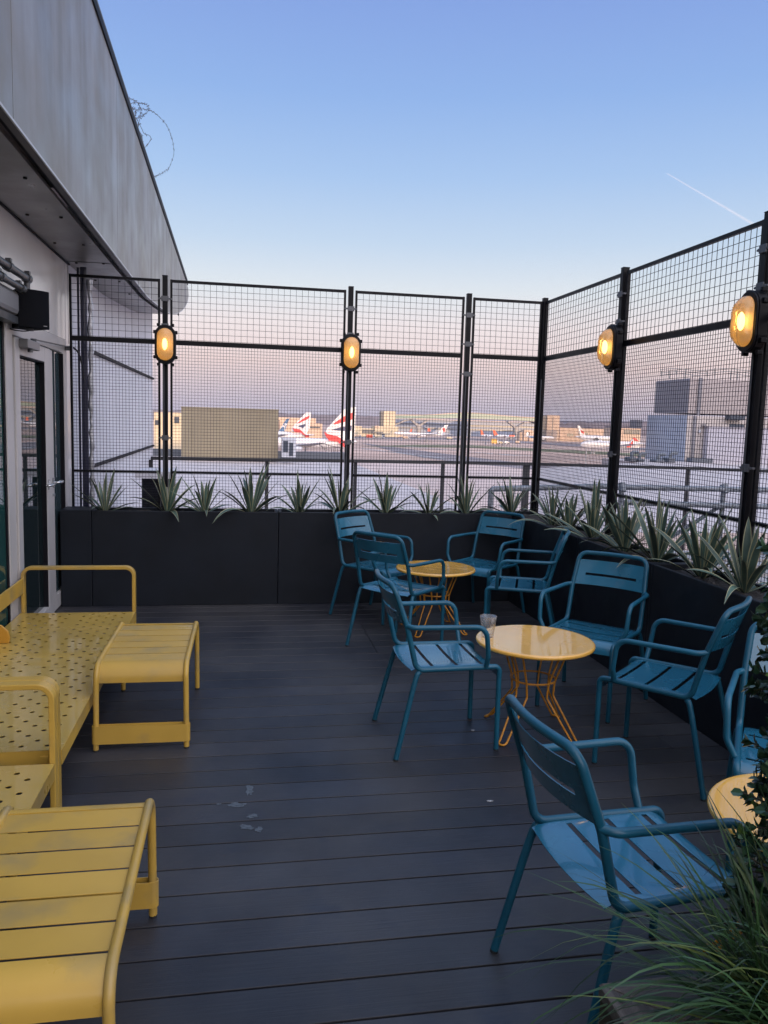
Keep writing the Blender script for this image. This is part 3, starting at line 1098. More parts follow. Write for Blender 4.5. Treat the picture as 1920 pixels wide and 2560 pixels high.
for y, x in ((4.8, -1.155), (5.67, -1.356), (5.677, -1.151), (6.533, -1.372), (6.532, -1.165), (7.323, -1.368), (7.28, -1.141), (8.2, -1.36), (8.2, -1.14), (9.0, -1.15), (3.9, -1.155), (3.9, -1.36)):
    q.tube([(x, y, 2.8805), (x, y, 2.872)], .011, 8)
part(q, 'soffit_bolt', M['darktrim'])
q = MB()
q.box(XW, -1.077, 7.268, 7.274, 2.8775, 2.8795)
part(q, 'soffit_seam', M['darktrim'])
q = MB()
q.box(XW, -1.077, 3.5, 3.506, 2.8775, 2.8795)
part(q, 'soffit_seam', M['darktrim'])
def ztop(y):
    return 4.52 - (y + 0) * 0.0252
def zbot(y):
    for (a, za), (b, zb) in zip(SZ, SZ[1:]):
        if a <= y <= b:
            return za + (zb - za) * (y - a) / (b - a)
    return 2.88
joints = [-3.5, 0.8, 3.912, 7.02, 10.45, 14.17, 16.3]
for a, b in zip(joints, joints[1:]):
    n = 14
    lo = [(y, zbot(y) + .006) for y in [a + .004 + (b - a - .008) * i / n for i in range(n + 1)]]
    hi = [(y, max(ztop(y) - .03, zbot(y) + .012)) for y in [b - .004 - (b - a - .008) * i / n for i in range(n + 1)]]
    if b > 16:
        lo = [(y, z + .006) for y, z in SZ if 14.2 < y] 
        lo = [(14.174, zbot(14.174) + .006)] + lo
        hi = [(15.6, ztop(15.6) - .03), (14.174, ztop(14.174) - .03)]
    pl = [(XFA, y, z) for y, z in lo + hi]
    g = MB()
    g.prism(pl, (-.012, 0, 0))
    part(g, 'fascia_panel', M['fascia'])
g = MB()
g.box(XFA - .02, XFA - .0125, -3.5, 14.0, 3.26, 3.9)
part(g, 'fascia_backing', M['darktrim'])
# coping along the top of the fascia
g = MB()
ya, yb = -3.5, 16.05
g.prism([(XFA - .05, ya, ztop(ya) - .028), (XFA + .012, ya, ztop(ya) - .028), (XFA + .012, ya, ztop(ya) + .03), (XFA - .05, ya, ztop(ya) + .03)], (0, yb - ya, ztop(yb) - ztop(ya)))
part(g, 'coping_shadow_gap', M['darktrim'])
g = MB()
g.prism([(XFA - .30, ya, ztop(ya) + .032), (XFA + .004, ya, ztop(ya) + .032), (XFA + .004, ya, ztop(ya) + .075), (XFA - .30, ya, ztop(ya) + .09)], (0, yb - ya, ztop(yb) - ztop(ya)))
part(g, 'coping', M['copinggrey'])
g = MB()
g.box(-9, XFA - .31, -3.5, 15.9, 3.75, 3.95)
part(g, 'roof', M['lip'])

# glazed door and side light ------------------------------------------------
door = empty('door', (0, 0, 0))
door.parent = bld
door.location = (-XW, -5.0, 0)
q = MB()
x0, x1 = XW - .07, XW + .004
q.box(x0, x1, 5.44, 5.60, 0.0, 2.222)          # left jamb
q.box(x0, x1, 7.09, 7.265, 0.0, 2.222)         # right jamb
q.box(x0, x1, 5.60, 7.09, 2.105, 2.222)        # head
part(q, 'door_frame', M['frame'], door, bevel=.004)
q = MB()
xa, xb = XW - .055, XW + .0165
q.box(xa, xb, 5.612, 5.722, .012, 2.095)
q.box(xa, xb, 6.425, 6.60, .012, 2.095)
q.box(xa, xb, 5.722, 6.425, 1.985, 2.095)
q.box(xa, xb, 5.722, 6.425, .012, .112)
part(q, 'door_leaf', M['frame'], door, bevel=.005)
q = MB()
q.box(XW - .03, XW - .02, 5.722, 6.425, .112, 1.985)
part(q, 'pane', M['pane'], door)
q = MB()
q.box(xa, x1 - .003, 6.606, 6.74, .012, 2.095)
q.box(xa, x1 - .003, 6.74, 7.088, .012, .135)
part(q, 'fixed_leaf', M['frame'], door, bevel=.004)
q = MB()
q.box(XW - .03, XW - .02, 6.74, 7.09, .135, 2.104)
part(q, 'pane', M['panegrey'], door)
q = MB()
for (ya, yb, za, zb) in ((6.415, 6.425, .112, 1.985), (7.075, 7.0895, .135, 2.095), (5.722, 5.73, .112, 1.985)):
    q.box(XW - .02, XW + .012, ya, yb, za, zb)
q.box(XW - .02, XW + .012, 5.73, 6.415, 1.976, 1.985)
part(q, 'gasket', M['darktrim'], door)
q = MB()
for yc, sg in ((6.47, -1), (6.64, 1)):
    q = MB()
    q.tube(fillet([(XW + .01, yc, 1.062), (XW + .062, yc, 1.062), (XW + .062, yc + sg * .135, 1.062), (XW + .03, yc + sg * .135, 1.062)], [0, .02, .02, 0], 5), .0095, 10)
    q.box(XW + .012, XW + .021, yc - .018, yc + .018, 1.02, 1.10)
    part(q, 'handle', M['steel'], door)
q = MB()
q.tube([(XW + .0005, 6.666, .96), (XW + .020, 6.666, .96)], .011, 12)
part(q, 'keyhole', M['steel'], door)
q = MB()
q.box(XW + .017, XW + .075, 5.70, 6.02, 2.035, 2.092)
part(q, 'closer', M['closer'], door, bevel=.004)
q = MB()
q.bar((XW + .055, 5.93, 2.108), (XW + .03, 7.23, 2.165), .022, .007)
q.tube([(XW + .055, 5.93, 2.09), (XW + .055, 5.93, 2.112)], .02, 12)
q.tube([(XW + .05, 5.86, 2.034), (XW + .05, 5.86, 2.015)], .018, 12)
q.box(XW + .003, XW + .045, 7.19, 7.26, 2.135, 2.17)
part(q, 'closer_arm', M['pipe'], door)
# long window to the left
win = empty('window', (0, 0, 0))
win.parent = bld
win.location = (-XW, -5.0, 0)
q = MB()
q.box(XW - .02, XW - .012, -3, 5.405, .05, 2.165)
part(q, 'pane', M['paneteal'], win)
q = MB()
q.box(XW - .045, XW - .004, 5.40, 5.438, .02, 2.222)
q.box(XW - .045, XW - .004, -3, 5.36, 2.16, 2.222)
q.box(XW - .045, XW - .004, -3, 5.36, .02, .06)
q.box(XW - .045, XW - .004, 2.4, 2.46, .06, 2.16)
part(q, 'window_frame', M['darktrim'], win)

# sticker on the wall
e = empty('wall_notice', (XW + .003, 6.54, 2.325), 0, 'small white notice stuck on the pale wall beside the loudspeaker', 'notice')
q = MB()
q.box(-.002, 0, -.06, .06, -.078, .078)
q.build('sheet', M['sticker'], e)
q = MB()
for z in (-.05, -.02, .01):
    q.box(.0005, .0015, -.035, .035, z, z + .016)
for a in (-.05, .047):
    q.box(.0005, .0015, a, a + .004, -.07, .07)
q.box(.0005, .0015, -.046, .047, .066, .07)
q.box(.0005, .0015, -.046, .047, -.07, -.066)
q.build('print', M['stickerdark'], e)

# speaker on its pipe frame
e = empty('loudspeaker', (-1.33, 5.575, 2.265), R(37.5), 'black curved-front loudspeaker hanging under the canopy above the door', 'speaker')
q = MB()
prof = []
for k in range(15):
    a = R(-50 + 100 * k / 14)
    prof.append((.104 * math.sin(a) / math.sin(R(50)), -.055 - .06 * (math.cos(a) - math.cos(R(50)))))
prof += [(.07, .12), (-.07, .12)]
q.prism([(x, y, -.12) for x, y in prof], (0, 0, .24))
q.build('cabinet', M['speaker'], e, bevel=.005)
q = MB()
q.box(.055, .078, -.0735, -.0725, -.104, -.099)
q.build('badge', M['closer'], e)
q = MB()
q.tube([(0, .0, -.120), (0, .0, -.134)], .022, 14)
q.build('mount', M['pipe'], e)
q = MB()
q.tube(smooth_path([(0, .02, -.132), (-.04, .03, -.137), (-.10, .05, -.13), (-.13, .08, -.10)], 6), .004, 6)
q.build('cable', M['rubber'], e)
e = empty('pipe_frame', (-1.36, 5.0, 2.4), 0, 'dark galvanised pipe frame under the canopy that carries the loudspeaker', 'pipe frame')
q = MB()
q.tube([(0.01, -2.6, .065), (.01, .62, .065)], .024, 14)
q.tube([(.01, .60, .065), (.01, .60, -.06)], .02, 12)
q.build('upper_pipe', M['pipe'], e)
q = MB()
q.tube([(0.03, -2.6, -.03), (.03, .40, -.03)], .02, 14)
q.build('lower_pipe', M['pipe'], e)
for y, z in ((.60, .065), (.17, .065), (.38, -.03), (-.05, -.03)):
    q = MB()
    q.tube([(.01 if z > 0 else .03, y - .03, z), (.01 if z > 0 else .03, y + .03, z)], .031 if z > 0 else .027, 14)
    q.box(-.0, .03, y - .018, y + .018, z + .028, z + .045)
    q.build('pipe_clamp', M['pipe'], e)
e = empty('wall_heater', (-1.40, 4.7, 2.28), 0, 'grey rounded heater box under the pipes, left of the loudspeaker', 'heater')
q = MB()
q.box(-.04, .05, -.6, .72, -.075, .075)
q.build('casing', M['closer'], e, bevel=.03)
q = MB()
q.box(-.045, .03, -.62, .75, -.12, -.0765)
q.build('bracket', M['pipe'], e)

# downpipe with foil lagging, just beyond the fence
e = empty('downpipe', (-1.33, 7.42, 0), 0, 'dark downpipe with ragged foil lagging behind the leftmost fence panel', 'pipe')
q = MB()
q.tube([(0, 0, -.3), (0, 0, 2.86)], .028, 16)
q.tube([(-.05, .03, 0.4), (-.05, .03, 2.86)], .010, 10)
q.build('pipe', M['downpipe'], e)
q = MB()
r = random.Random(5)
P = [(0.05 + r.uniform(-.006, .006), .02, z * .06) for z in range(3, 47)]
q.tube(P, [.022 + r.uniform(-.009, .007) for _ in P], 10)
q.build('lagging', M['foil'], e)
q = MB()
q.tube(smooth_path([(-.05, -.2, 2.16), (-.02, -.15, 2.12), (.0, -.1, 2.02), (.0, -.05, 1.9)], 6), .008, 8)
q.build('cable', M['rubber'], e)

# barbed wire coil on the roof edge
BX = -1.03
def onx(px, py, X):
    d = fwd + (px - 960) / FPX * rgt - (py - 1280) / FPX * upv
    return EYEP + d * (X / d.x)
def zp(x, y):
    return (240 + x / 6.9125, 220 + y / 6.9125)
coils = [[(470, 155), (520, 165), (650, 205), (725, 260), (770, 370), (775, 450), (745, 580), (720, 720), (700, 760)],
         [(960, 1560), (1020, 1530), (1150, 1465), (1255, 1390), (1310, 1260), (1345, 1140), (1335, 970), (1280, 775), (1210, 630), (1120, 525), (1005, 425), (900, 380), (760, 360), (690, 400), (690, 470), (650, 500)],
         [(800, 1080), (825, 1055), (895, 970), (950, 885), (920, 820), (835, 790), (790, 700), (730, 590), (690, 530), (600, 530)],
         [(650, 540), (740, 500), (820, 470), (890, 410), (915, 345), (860, 280), (730, 258), (640, 255), (580, 300), (590, 370), (640, 430), (690, 410), (650, 350), (590, 350)],
         [(780, 1010), (805, 900), (780, 800), (720, 710), (660, 640), (650, 560)]]
q = MB()
r = random.Random(2)
for c in coils:
    P = []
    ph = r.uniform(0, 6)
    for i, (x, y) in enumerate(c):
        P.append(onx(*zp(x, y), BX - .04 * math.sin(i * .8 + ph) - .02))
    S = smooth_path(P, 6)
    q.tube(S, .003, 5)
    acc = 0
    for a, b in zip(S, S[1:]):
        acc += (b - a).length
        if acc > .26:
            acc = 0
            for _ in range(2):
                d = Vector((r.uniform(-1, 1), r.uniform(-1, 1), r.uniform(-1, 1))).normalized() * .02
                q.tube([b - d, b + d], .0028, 4)
o = q.build('barbed_wire', mat('rusty_wire', (0.10, 0.10, 0.13), 0.5, metal=0.4))
tag(o, 'loose coil of barbed wire sticking up over the canopy edge against the sky', 'barbed wire')

# ================================================================= RIGHT FOREGROUND: TIMBER PLANTER, BOX HEDGE COLUMN, GRASS
e = empty('timber_planter', (1.1, 1.1, 0), 0, 'weathered timber planter box in the bottom right corner', 'planter')
zx, yx, zt = .76 - 1.1, 1.452 - 1.1, .45
q = MB()
q.box(zx + .004, 1.0, -1.2, yx - .004, 0, zt - .03)
q.build('box', M['darktimber'] if 'darktimber' in M else M['stem'], e)
wv = .125
q = MB()
q.prism([(zx, yx, zt - .03), (zx + wv, yx - wv, zt - .03), (zx + wv, -1.2, zt - .03), (zx, -1.2, zt - .03)], (0, 0, .03))
q.build('rim_board', M['woodx'], e, bevel=.003)
q = MB()
q.prism([(zx + .003, yx, zt - .03), (1.0, yx, zt - .03), (1.0, yx - wv, zt - .03), (zx + wv + .003, yx - wv, zt - .03)], (0, 0, .03))
q.build('rim_board', M['wood'], e, bevel=.003)
q = MB()
q.box(zx + wv + .002, .98, -1.2, yx - wv - .002, zt - .028, zt - .012)
q.build('soil', M['soil'], e)

def leaf(q, p, d, nrm, ln, wd, mi):
    sd = d.cross(nrm).normalized()
    c = nrm * (ln * .10)
    a = [p, p + d * ln * .35 - sd * wd * .85 + c, p + d * ln * .72 - sd * wd * .9 + c, p + d * ln, p + d * ln * .72 + sd * wd * .9 + c, p + d * ln * .35 + sd * wd * .85 + c, p + d * ln * .5]
    q.add(a, [(0, 6, 1), (1, 6, 2), (2, 6, 3), (3, 6, 4), (4, 6, 5), (5, 6, 0)], mi, False)
r = random.Random(11)
e = empty('box_hedge_column', (1.345, 1.40, .43), 0, 'tall dark box hedge column at the right edge rising from the timber planter', 'shrub')
q = MB()
ax = Vector((0, 0, 0))
tips = []
for i in range(1500):
    z = r.uniform(.05, 1.06)
    a = r.uniform(0, 2 * math.pi)
    rad = (.235 + .02 * math.sin(z * 9 + 1) + .02 * math.sin(a * 3 + z * 5) - .02 * z) * (1.0 if z < .95 else max(.25, 1 - (z - .95) * 5))
    rr = rad * math.sqrt(r.uniform(.5, 1.0))
    base = Vector((rr * math.cos(a), rr * math.sin(a), z))
    dirv = Vector((math.cos(a), math.sin(a), r.uniform(-.2, .7))).normalized()
    tips.append((base, dirv, rr / rad))
for k in range(26):      # sprigs that stick out of the outline
    z = r.uniform(.1, 1.0)
    a = r.uniform(R(120), R(240))
    tips.append((Vector((.235 * math.cos(a), .235 * math.sin(a), z)), Vector((math.cos(a), math.sin(a), r.uniform(-.1, .6))).normalized(), 1.1))
tips.append((Vector((-.17, .06, 1.02)), Vector((-.9, .1, .2)).normalized(), 1.1))
st = MB()
for base, dv, f in tips:
    new = 1 if (f > .93 and r.random() < .10) else 0
    n = r.choice((5, 6, 7, 8))
    for j in range(n):
        u = Vector((r.uniform(-1, 1), r.uniform(-1, 1), r.uniform(-1, 1)))
        u = (u - dv * u.dot(dv)).normalized()
        d = (dv * r.uniform(.3, 1) + u * r.uniform(.5, 1)).normalized()
        nr = (dv - d * dv.dot(d)).normalized()
        p = base + dv * (.03 * j / n)
        leaf(q, p, d, nr, r.uniform(.020, .032), r.uniform(.0075, .0115), new)
    if f > .8:
        st.tube([base - dv * .06, base + dv * .028], .0018, 4)
q.build('foliage', [M['box'], M['boxnew']], e)
for k in range(5):
    a = k * 1.3
    st.tube(smooth_path([(0.02 * math.cos(a), .02 * math.sin(a), 0), (.05 * math.cos(a), .05 * math.sin(a), .4), (.07 * math.cos(a + .4), .07 * math.sin(a + .4), .95)], 5), .008, 6)
st.build('stem', M['stem'], e)

def grass(x, y, z, n, seed, label, lean, L0, L1):
    r = random.Random(seed)
    q = MB()
    for i in range(n):
        low = i % 7 == 0
        a = r.gauss(lean[0], lean[1]) if not low else r.gauss(R(168), .28)
        el = R(r.uniform(34, 84)) if not low else R(r.uniform(22, 48))
        ln = r.uniform(L0, L1) if not low else r.uniform(.42, .72)
        wd = r.uniform(.0022, .0054)
        p = Vector((r.gauss(0, .05), r.gauss(0, .05), 0))
        d = Vector((math.cos(a) * math.cos(el), math.sin(a) * math.cos(el), math.sin(el)))
        sd = Vector((-math.sin(a), math.cos(a), r.uniform(-.4, .4))).normalized()
        dr = r.uniform(.1, .75)
        ns = 9
        pr = None
        mi = 1 if r.random() < .2 else 0
        vs, fs = [], []
        for k in range(ns + 1):
            t = k / ns
            c = p + d * ln * t + Vector((0, 0, -1)) * (ln * dr * t ** 2.6)
            wk = wd * (1 - t ** 2.2 * .96) 
            vs += [c - sd * wk, c + sd * wk]
            if k:
                fs.append((2 * k - 2, 2 * k - 1, 2 * k + 1, 2 * k))
        q.add(vs, fs, mi, True)
    o = q.build('ornamental_grass', [M['grass'], M['grasspale']], loc=(x, y, z))
    return tag(o, label, 'grass plant')
grass(1.10, 1.22, .44, 430, 5, 'arching green grass tuft in the timber planter, in front of the nearest blue chair', (R(158), .85), .26, .64)

# ================================================================= NEIGHBOURING ROOF, RAILINGS
M['roofgrey'] = mat('grey_roof_felt', (0.54, 0.47, 0.45), 0.8, var=0.12, vscale=.8)
M['roofdark'] = mat('dark_roof_edge', (0.13, 0.14, 0.16), 0.7)
M['rail'] = mat('dark_rail_paint', (0.022, 0.022, 0.024), 0.5)
q = MB()
q.box(XW, 14.0, YF + .12, 14.6, -1.5, -.9)
tag(q.build('lower_roof', M['roofgrey']), kind='structure')
e = empty('roof_railing', (0, 0, 0), 0, 'dark brown guard railing running across behind the mesh fence', 'railing')
RP = [(-1.42, 13.60), (.484, 13.80), (2.047, 13.97), (3.70, 14.18), (5.335, 14.23), (8.415, 13.82), (9.9, 13.2), (12.5, 12.4)]
q = MB()
for a, b in zip(RP, RP[1:]):
    q.bar((a[0], a[1], .90), (b[0], b[1], .90), .05, .055)
q.build('top_rail', M['rail'], e)
for i, (x, y) in enumerate(RP[:-1]):
    g = MB()
    wdt = .06 if i not in (4,) else .13
    g.box(x - wdt / 2, x + wdt / 2, y + .03, y + .075, -.9, .872)
    g.build('post', M['rail'], e)
e = empty('galvanised_guardrail', (0, 0, 0), 0, 'low galvanised scaffold-pipe guardrail just outside the right-hand fence corner', 'railing')
q = MB()
q.tube(fillet([(3.168, 9.75, -.9), (3.168, 9.7, .80), (4.63, 9.65, .86), (4.92, 9.6, .856), (6.6, 9.55, .853), (9.5, 9.5, .845)], [0, .05, 0, 0, 0, 0], 5), .036, 14)
q.build('top_pipe', M['galv'], e)
q = MB()
q.tube([(4.95, 9.62, .655), (6.6, 9.55, .628), (9.5, 9.5, .60)], .036, 14)
q.build('lower_pipe', M['galv'], e)
for x in (4.90, 6.36, 8.0):
    g = MB()
    g.tube([(x, 9.6, -.9), (x, 9.6, .83)], .034, 12)
    g.tube([(x, 9.56, .80), (x, 9.60, .91)], .046, 12)
    g.build('upright', M['galv'], e)
    g = MB()
    g.bar((x - .02, 9.6, .63), (x - .62, 10.0, .05), .05, .05)
    g.build('brace', M['galv'], e)
M['timberpale'] = mat('bleached_boards', (0.30, 0.29, 0.285), 0.8, var=0.4, vscale=4, vstretch=(.5, 6, 1), contrast=(.3, .7))
for k in range(14):
    q = MB()
    y = 8.2 + k * .17
    q.box(3.1, 9.5, y, y + .12, -.16 - .012 * (k % 3), -.12 - .012 * (k % 3))
    tag(q.build('roof_walkway_board', M['timberpale']), 'bleached grey board of the walkway on the lower roof outside the right fence', 'board', 'walkway boards on the lower roof')
e = empty('condenser_unit', (0, 0, 0), 0, 'dark louvred condenser unit behind the leftmost yucca, outside the fence', 'condenser')
a, b = at(354, 1195, 9.2), at(430, 1300, 9.2)
q = MB()
q.box(a.x, b.x, 9.2, 9.7, -.9, a.z)
q.build('casing', M['navy'], e, bevel=.01)
q = MB()
for k in range(26):
    z = a.z - .03 - k * .028
    q.box(a.x + .02, b.x - .02, 9.19, 9.2, z - .008, z)
q.build('louvres', M['black'], e)
q = MB()
q.box(a.x - .06, b.x + .02, 9.1, 9.8, a.z + .002, a.z + .08)
q.build('cover', M['wallfar'], e)

# ================================================================= AIRFIELD
ZG = -13.4
M['nearshade'] = mat('concrete_shade_tint', (0.60, 0.455, 0.395), 0.85, var=0.12, vscale=.05, vstretch=(.4, 1, 1))  # tone of the near ground in shadow is put into this colour
M['apron'] = mat('apron_concrete_sun_tint', (0.54, 0.365, 0.285), 0.85, var=0.22, vscale=.03, vstretch=(.25, 1, 1), bump=0)  # warm sunlight on the far ground is put into this colour
M['taxi'] = mat('taxiway_asphalt', (0.23, 0.19, 0.19), 0.85, var=0.15, vscale=.02)
M['turf'] = mat('airfield_grass', (0.15, 0.15, 0.07), 0.95, var=0.3, vscale=.03)
M['mark'] = mat('white_road_marking', (0.6, 0.6, 0.6), 0.8)
q = MB()
nseg = 96
ringr = [0.5, 60, 300, 900, 3000, 9000, 20000]
vs = [(0, 100, ZG)]
for rr_ in ringr:
    for k in range(nseg):
        a = 2 * math.pi * k / nseg
        vs.append((rr_ * math.cos(a), 100 + rr_ * math.sin(a), ZG))
fs = [(0, 1 + k, 1 + (k + 1) % nseg) for k in range(nseg)]
for i in range(len(ringr) - 1):
    for k in range(nseg):
        a, b = 1 + i * nseg + k, 1 + i * nseg + (k + 1) % nseg
        fs.append((a, a + nseg, b + nseg, b))
q.add(vs, fs)
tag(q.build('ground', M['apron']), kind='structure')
def gpoly(name, pts, m, dz):
    g = MB()
    P = [onz(x, y, ZG) for x, y in pts]
    g.add([(p.x, p.y, ZG + dz) for p in P], [tuple(range(len(P)))])
    return tag(g.build(name, m), kind='structure')
gpoly('taxiway', [(700, 1124), (860, 1126), (900, 1107), (985, 1118), (1100, 1133), (1240, 1150), (1400, 1168), (1500, 1190), (1180, 1160), (1060, 1145), (1000, 1133), (880, 1116), (700, 1108)][2:11], M['taxi'], .05)
gpoly('apron_road', [(880, 1096), (1180, 1101), (1640, 1128), (1640, 1121), (1180, 1096), (880, 1091)], M['taxi'], .06)
gpoly('apron_shade_tint', [(300, 1138), (862, 1151), (1330, 1163), (1700, 1176), (2300, 1200), (2600, 1420), (1700, 1420), (600, 1400), (200, 1380)], M['nearshade'], .04)
gpoly('apron_road', [(640, 1126), (868, 1130), (868, 1142), (640, 1140)], M['taxi'], .07)
gpoly('grass_strip', [(900, 1116.5), (1180, 1120), (1640, 1144), (1640, 1136), (1180, 1113.5), (1040, 1112)], M['turf'], .10)
for a, b in (((1420, 1150), (1640, 1158)), ((1330, 1163), (1470, 1172)), ((1250, 1136), (1330, 1141)), ((905, 1122), (1120, 1148)), ((1010, 1116), (1290, 1140)), ((1120, 1110), (1330, 1118)), ((890, 1100), (1150, 1104))):
    pa, pb = onz(*a, ZG), onz(*b, ZG)
    g = MB()
    g.bar((pa.x, pa.y, ZG + .15), (pb.x, pb.y, ZG + .15), 1.5, .02)
    tag(g.build('ground_marking', M['mark']), kind='structure')

def bgbox(q, x0, x1, yt, yb, Y, depth, mi=0, zb=None):
    a, b = at(x0, (yt + (yb or yt)) / 2, Y), at(x1, (yt + (yb or yt)) / 2, Y)
    zt_ = at((x0 + x1) / 2, yt, Y).z
    z0 = zb if zb is not None else at((x0 + x1) / 2, yb, Y).z
    q.box(a.x, b.x, Y, Y + depth, z0, zt_, mi)
def plate(q, pts, Y, th, mi=0):
    q.prism([at(x, y, Y) for x, y in pts], (0, th, 0), mi)
M['cream'] = mat('cream_cladding', (0.62, 0.52, 0.36), 0.7, var=0.06, vscale=.1)
M['towershade'] = mat('tower_side_shade_and_joint', (0.20, 0.18, 0.15), 0.7)  # shade on the towers' left sides, coloured in; also their front joint
M['peach'] = mat('peach_cladding', (0.60, 0.44, 0.32), 0.7, var=0.08, vscale=.05)
M['winband'] = mat('dark_window_band', (0.05, 0.06, 0.08), 0.3)
M['steelblue'] = mat('blue_grey_glazing', (0.20, 0.24, 0.32), 0.4, var=0.15, vscale=.05)
M['bridgeglass'] = mat('green_bridge_glazing', (0.13, 0.24, 0.22), 0.35, var=0.1, vscale=.05)
M['bridgegrey'] = mat('bridge_steel', (0.36, 0.33, 0.31), 0.6)
M['treeline'] = mat('distant_trees', (0.10, 0.09, 0.12), 0.95, var=0.3, vscale=.02)
M['white'] = mat('white_aircraft_paint', (0.72, 0.72, 0.76), 0.4)
M['bared'] = mat('red_livery', (0.62, 0.03, 0.035), 0.45)
M['banavy'] = mat('navy_livery', (0.02, 0.035, 0.12), 0.45)
M['orangered'] = mat('orange_red_livery', (0.75, 0.09, 0.02), 0.45)
M['tailblue'] = mat('blue_livery', (0.03, 0.13, 0.30), 0.45)
M['greyair'] = mat('grey_underside', (0.30, 0.31, 0.35), 0.5)
M['beige'] = mat('beige_corrugated_cladding', (0.40, 0.335, 0.23), 0.6, var=0.06, vscale=.3)
M['yel'] = mat('yellow_vehicle_paint', (0.75, 0.42, 0.06), 0.5)

# beige plant-room block on the next building, with roof
q = MB()
a = at(600, 1168, 60)
q.box(-28, at(862, 1140, 88).x, 20, 88, -14, at(700, 1146, 88).z)
o = tag(q.build('neighbour_building', M['roofgrey']), 'lower neighbouring building with a flat pale roof carrying the beige block', 'building')
q = MB()
xx, zz_ = at(862, 1140, 88).x, at(700, 1146, 88).z
q.box(-28, xx, 88.01, 88.6, -14, zz_ + .75)
q.build('parapet', M['roofdark'], o)  # shading of the far roof edge is put into this dark colour
e = empty('beige_block', (0, 0, 0), 0, 'big windowless beige corrugated block seen through the wide fence panel', 'plant room')
a, b = at(453, 1016, 80), at(697, 1018, 80)
z0 = at(575, 1144, 80).z
q = MB()
n = 70
vs, fs = [], []
for i in range(n * 4 + 1):
    x = a.x + (b.x - a.x) * i / (n * 4)
    y = 80 - (.06 if i % 4 in (1, 2) else 0)
    vs += [(x, y, z0), (x, y, a.z - .12)]
for i in range(n * 4):
    fs.append((2 * i, 2 * i + 2, 2 * i + 3, 2 * i + 1))
q.add(vs, fs)
q.box(a.x, b.x, 80.05, 90, z0, a.z - .13)
q.build('wall', M['beige'], e)
q = MB()
q.box(a.x - .03, b.x + .03, 79.88, 90.1, a.z - .12, a.z)
q.build('coping', M['beige'], e)
e = empty('roof_cabinet', (0, 0, 0), 0, 'pale louvred cabinet on the flat roof beside the beige block', 'cabinet')
q = MB()
bgbox(q, 706, 740, 1095, 1143, 78, 2)
q.build('casing', M['wallfar'], e)
q = MB()
bgbox(q, 708, 720, 1102, 1130, 77.9, .09)
bgbox(q, 723, 733, 1107, 1140, 77.9, .09)
q.build('louvre', M['winband'], e)

# bridge between two towers
DB = 750
e = empty('bridge_tower', (0, 0, 0), 0, 'sunlit cream square tower at the left end of the glazed bridge', 'tower', 'towers of the glazed bridge')
q = MB()
bgbox(q, 959.5, 989.5, 1028, None, DB, 12, zb=ZG)
q.build('front', M['cream'], e)
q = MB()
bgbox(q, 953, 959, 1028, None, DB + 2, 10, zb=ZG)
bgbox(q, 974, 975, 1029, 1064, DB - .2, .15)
q.build('side', M['towershade'], e)
e = empty('bridge_tower', (0, 0, 0), 0, 'sunlit peach square tower at the right end of the glazed bridge', 'tower', 'towers of the glazed bridge')
q = MB()
bgbox(q, 1369, 1400, 1038, None, DB, 12, zb=ZG)
q.build('front', M['peach'], e)
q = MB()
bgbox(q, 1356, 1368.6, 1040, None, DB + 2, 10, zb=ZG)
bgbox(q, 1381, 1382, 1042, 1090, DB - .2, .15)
q.build('side', M['towershade'], e)
e = empty('glazed_bridge', (0, 0, 0), 0, 'long arched passenger bridge with green glazing between the two sunlit towers', 'bridge')
tp = [(989, 1036.5), (1040, 1037), (1090, 1035.5), (1130, 1032.5), (1165, 1031), (1200, 1032.5), (1250, 1037.5), (1310, 1042), (1357, 1044)]
bt = [(989, 1047), (1040, 1047), (1090, 1047), (1130, 1046.5), (1165, 1047), (1200, 1048), (1250, 1050), (1310, 1053), (1357, 1055)]
q = MB()
for i in range(len(tp) - 1):
    plate(q, [tp[i], tp[i + 1], (tp[i + 1][0], tp[i + 1][1] + 1.6), (tp[i][0], tp[i][1] + 1.6)], DB + 3, 7)
q.build('roof', M['peach'], e)
q = MB()
for i in range(len(tp) - 1):
    plate(q, [(tp[i][0], tp[i][1] + 1.6), (tp[i + 1][0], tp[i + 1][1] + 1.6), (bt[i + 1][0], bt[i + 1][1] - 1.5), (bt[i][0], bt[i][1] - 1.5)], DB + 3.2, 6.6)
q.build('glazing', M['bridgeglass'], e)
q = MB()
for i in range(len(tp) - 1):
    plate(q, [(bt[i][0], bt[i][1] - 1.5), (bt[i + 1][0], bt[i + 1][1] - 1.5), bt[i + 1], bt[i]], DB + 2.8, 7.4)
q.build('deck_beam', M['bridgegrey'], e)
for xs_, yb in ((1047, 1046), (1291, 1051)):
    q = MB()
    plate(q, [(xs_ - 22, yb + 3), (xs_ - 18, yb + 2), (xs_ + 1, yb + 16), (xs_ + 21, yb + 4), (xs_ + 25, yb + 5), (xs_ + 5, yb + 20), (xs_ + 6, 1094), (xs_ - 4, 1094), (xs_ - 4, yb + 19)], DB + 4, 5)
    q.build('support', M['bridgegrey'], e)
q = MB()
plate(q, [(989, 1063), (989, 1060), (1010, 1051), (1030, 1047), (1034, 1048), (1012, 1054)], DB + 4, 5)
plate(q, [(1357, 1070), (1357, 1066), (1342, 1056), (1322, 1053), (1340, 1054)], DB + 4, 5)
q.build('support', M['bridgegrey'], e)

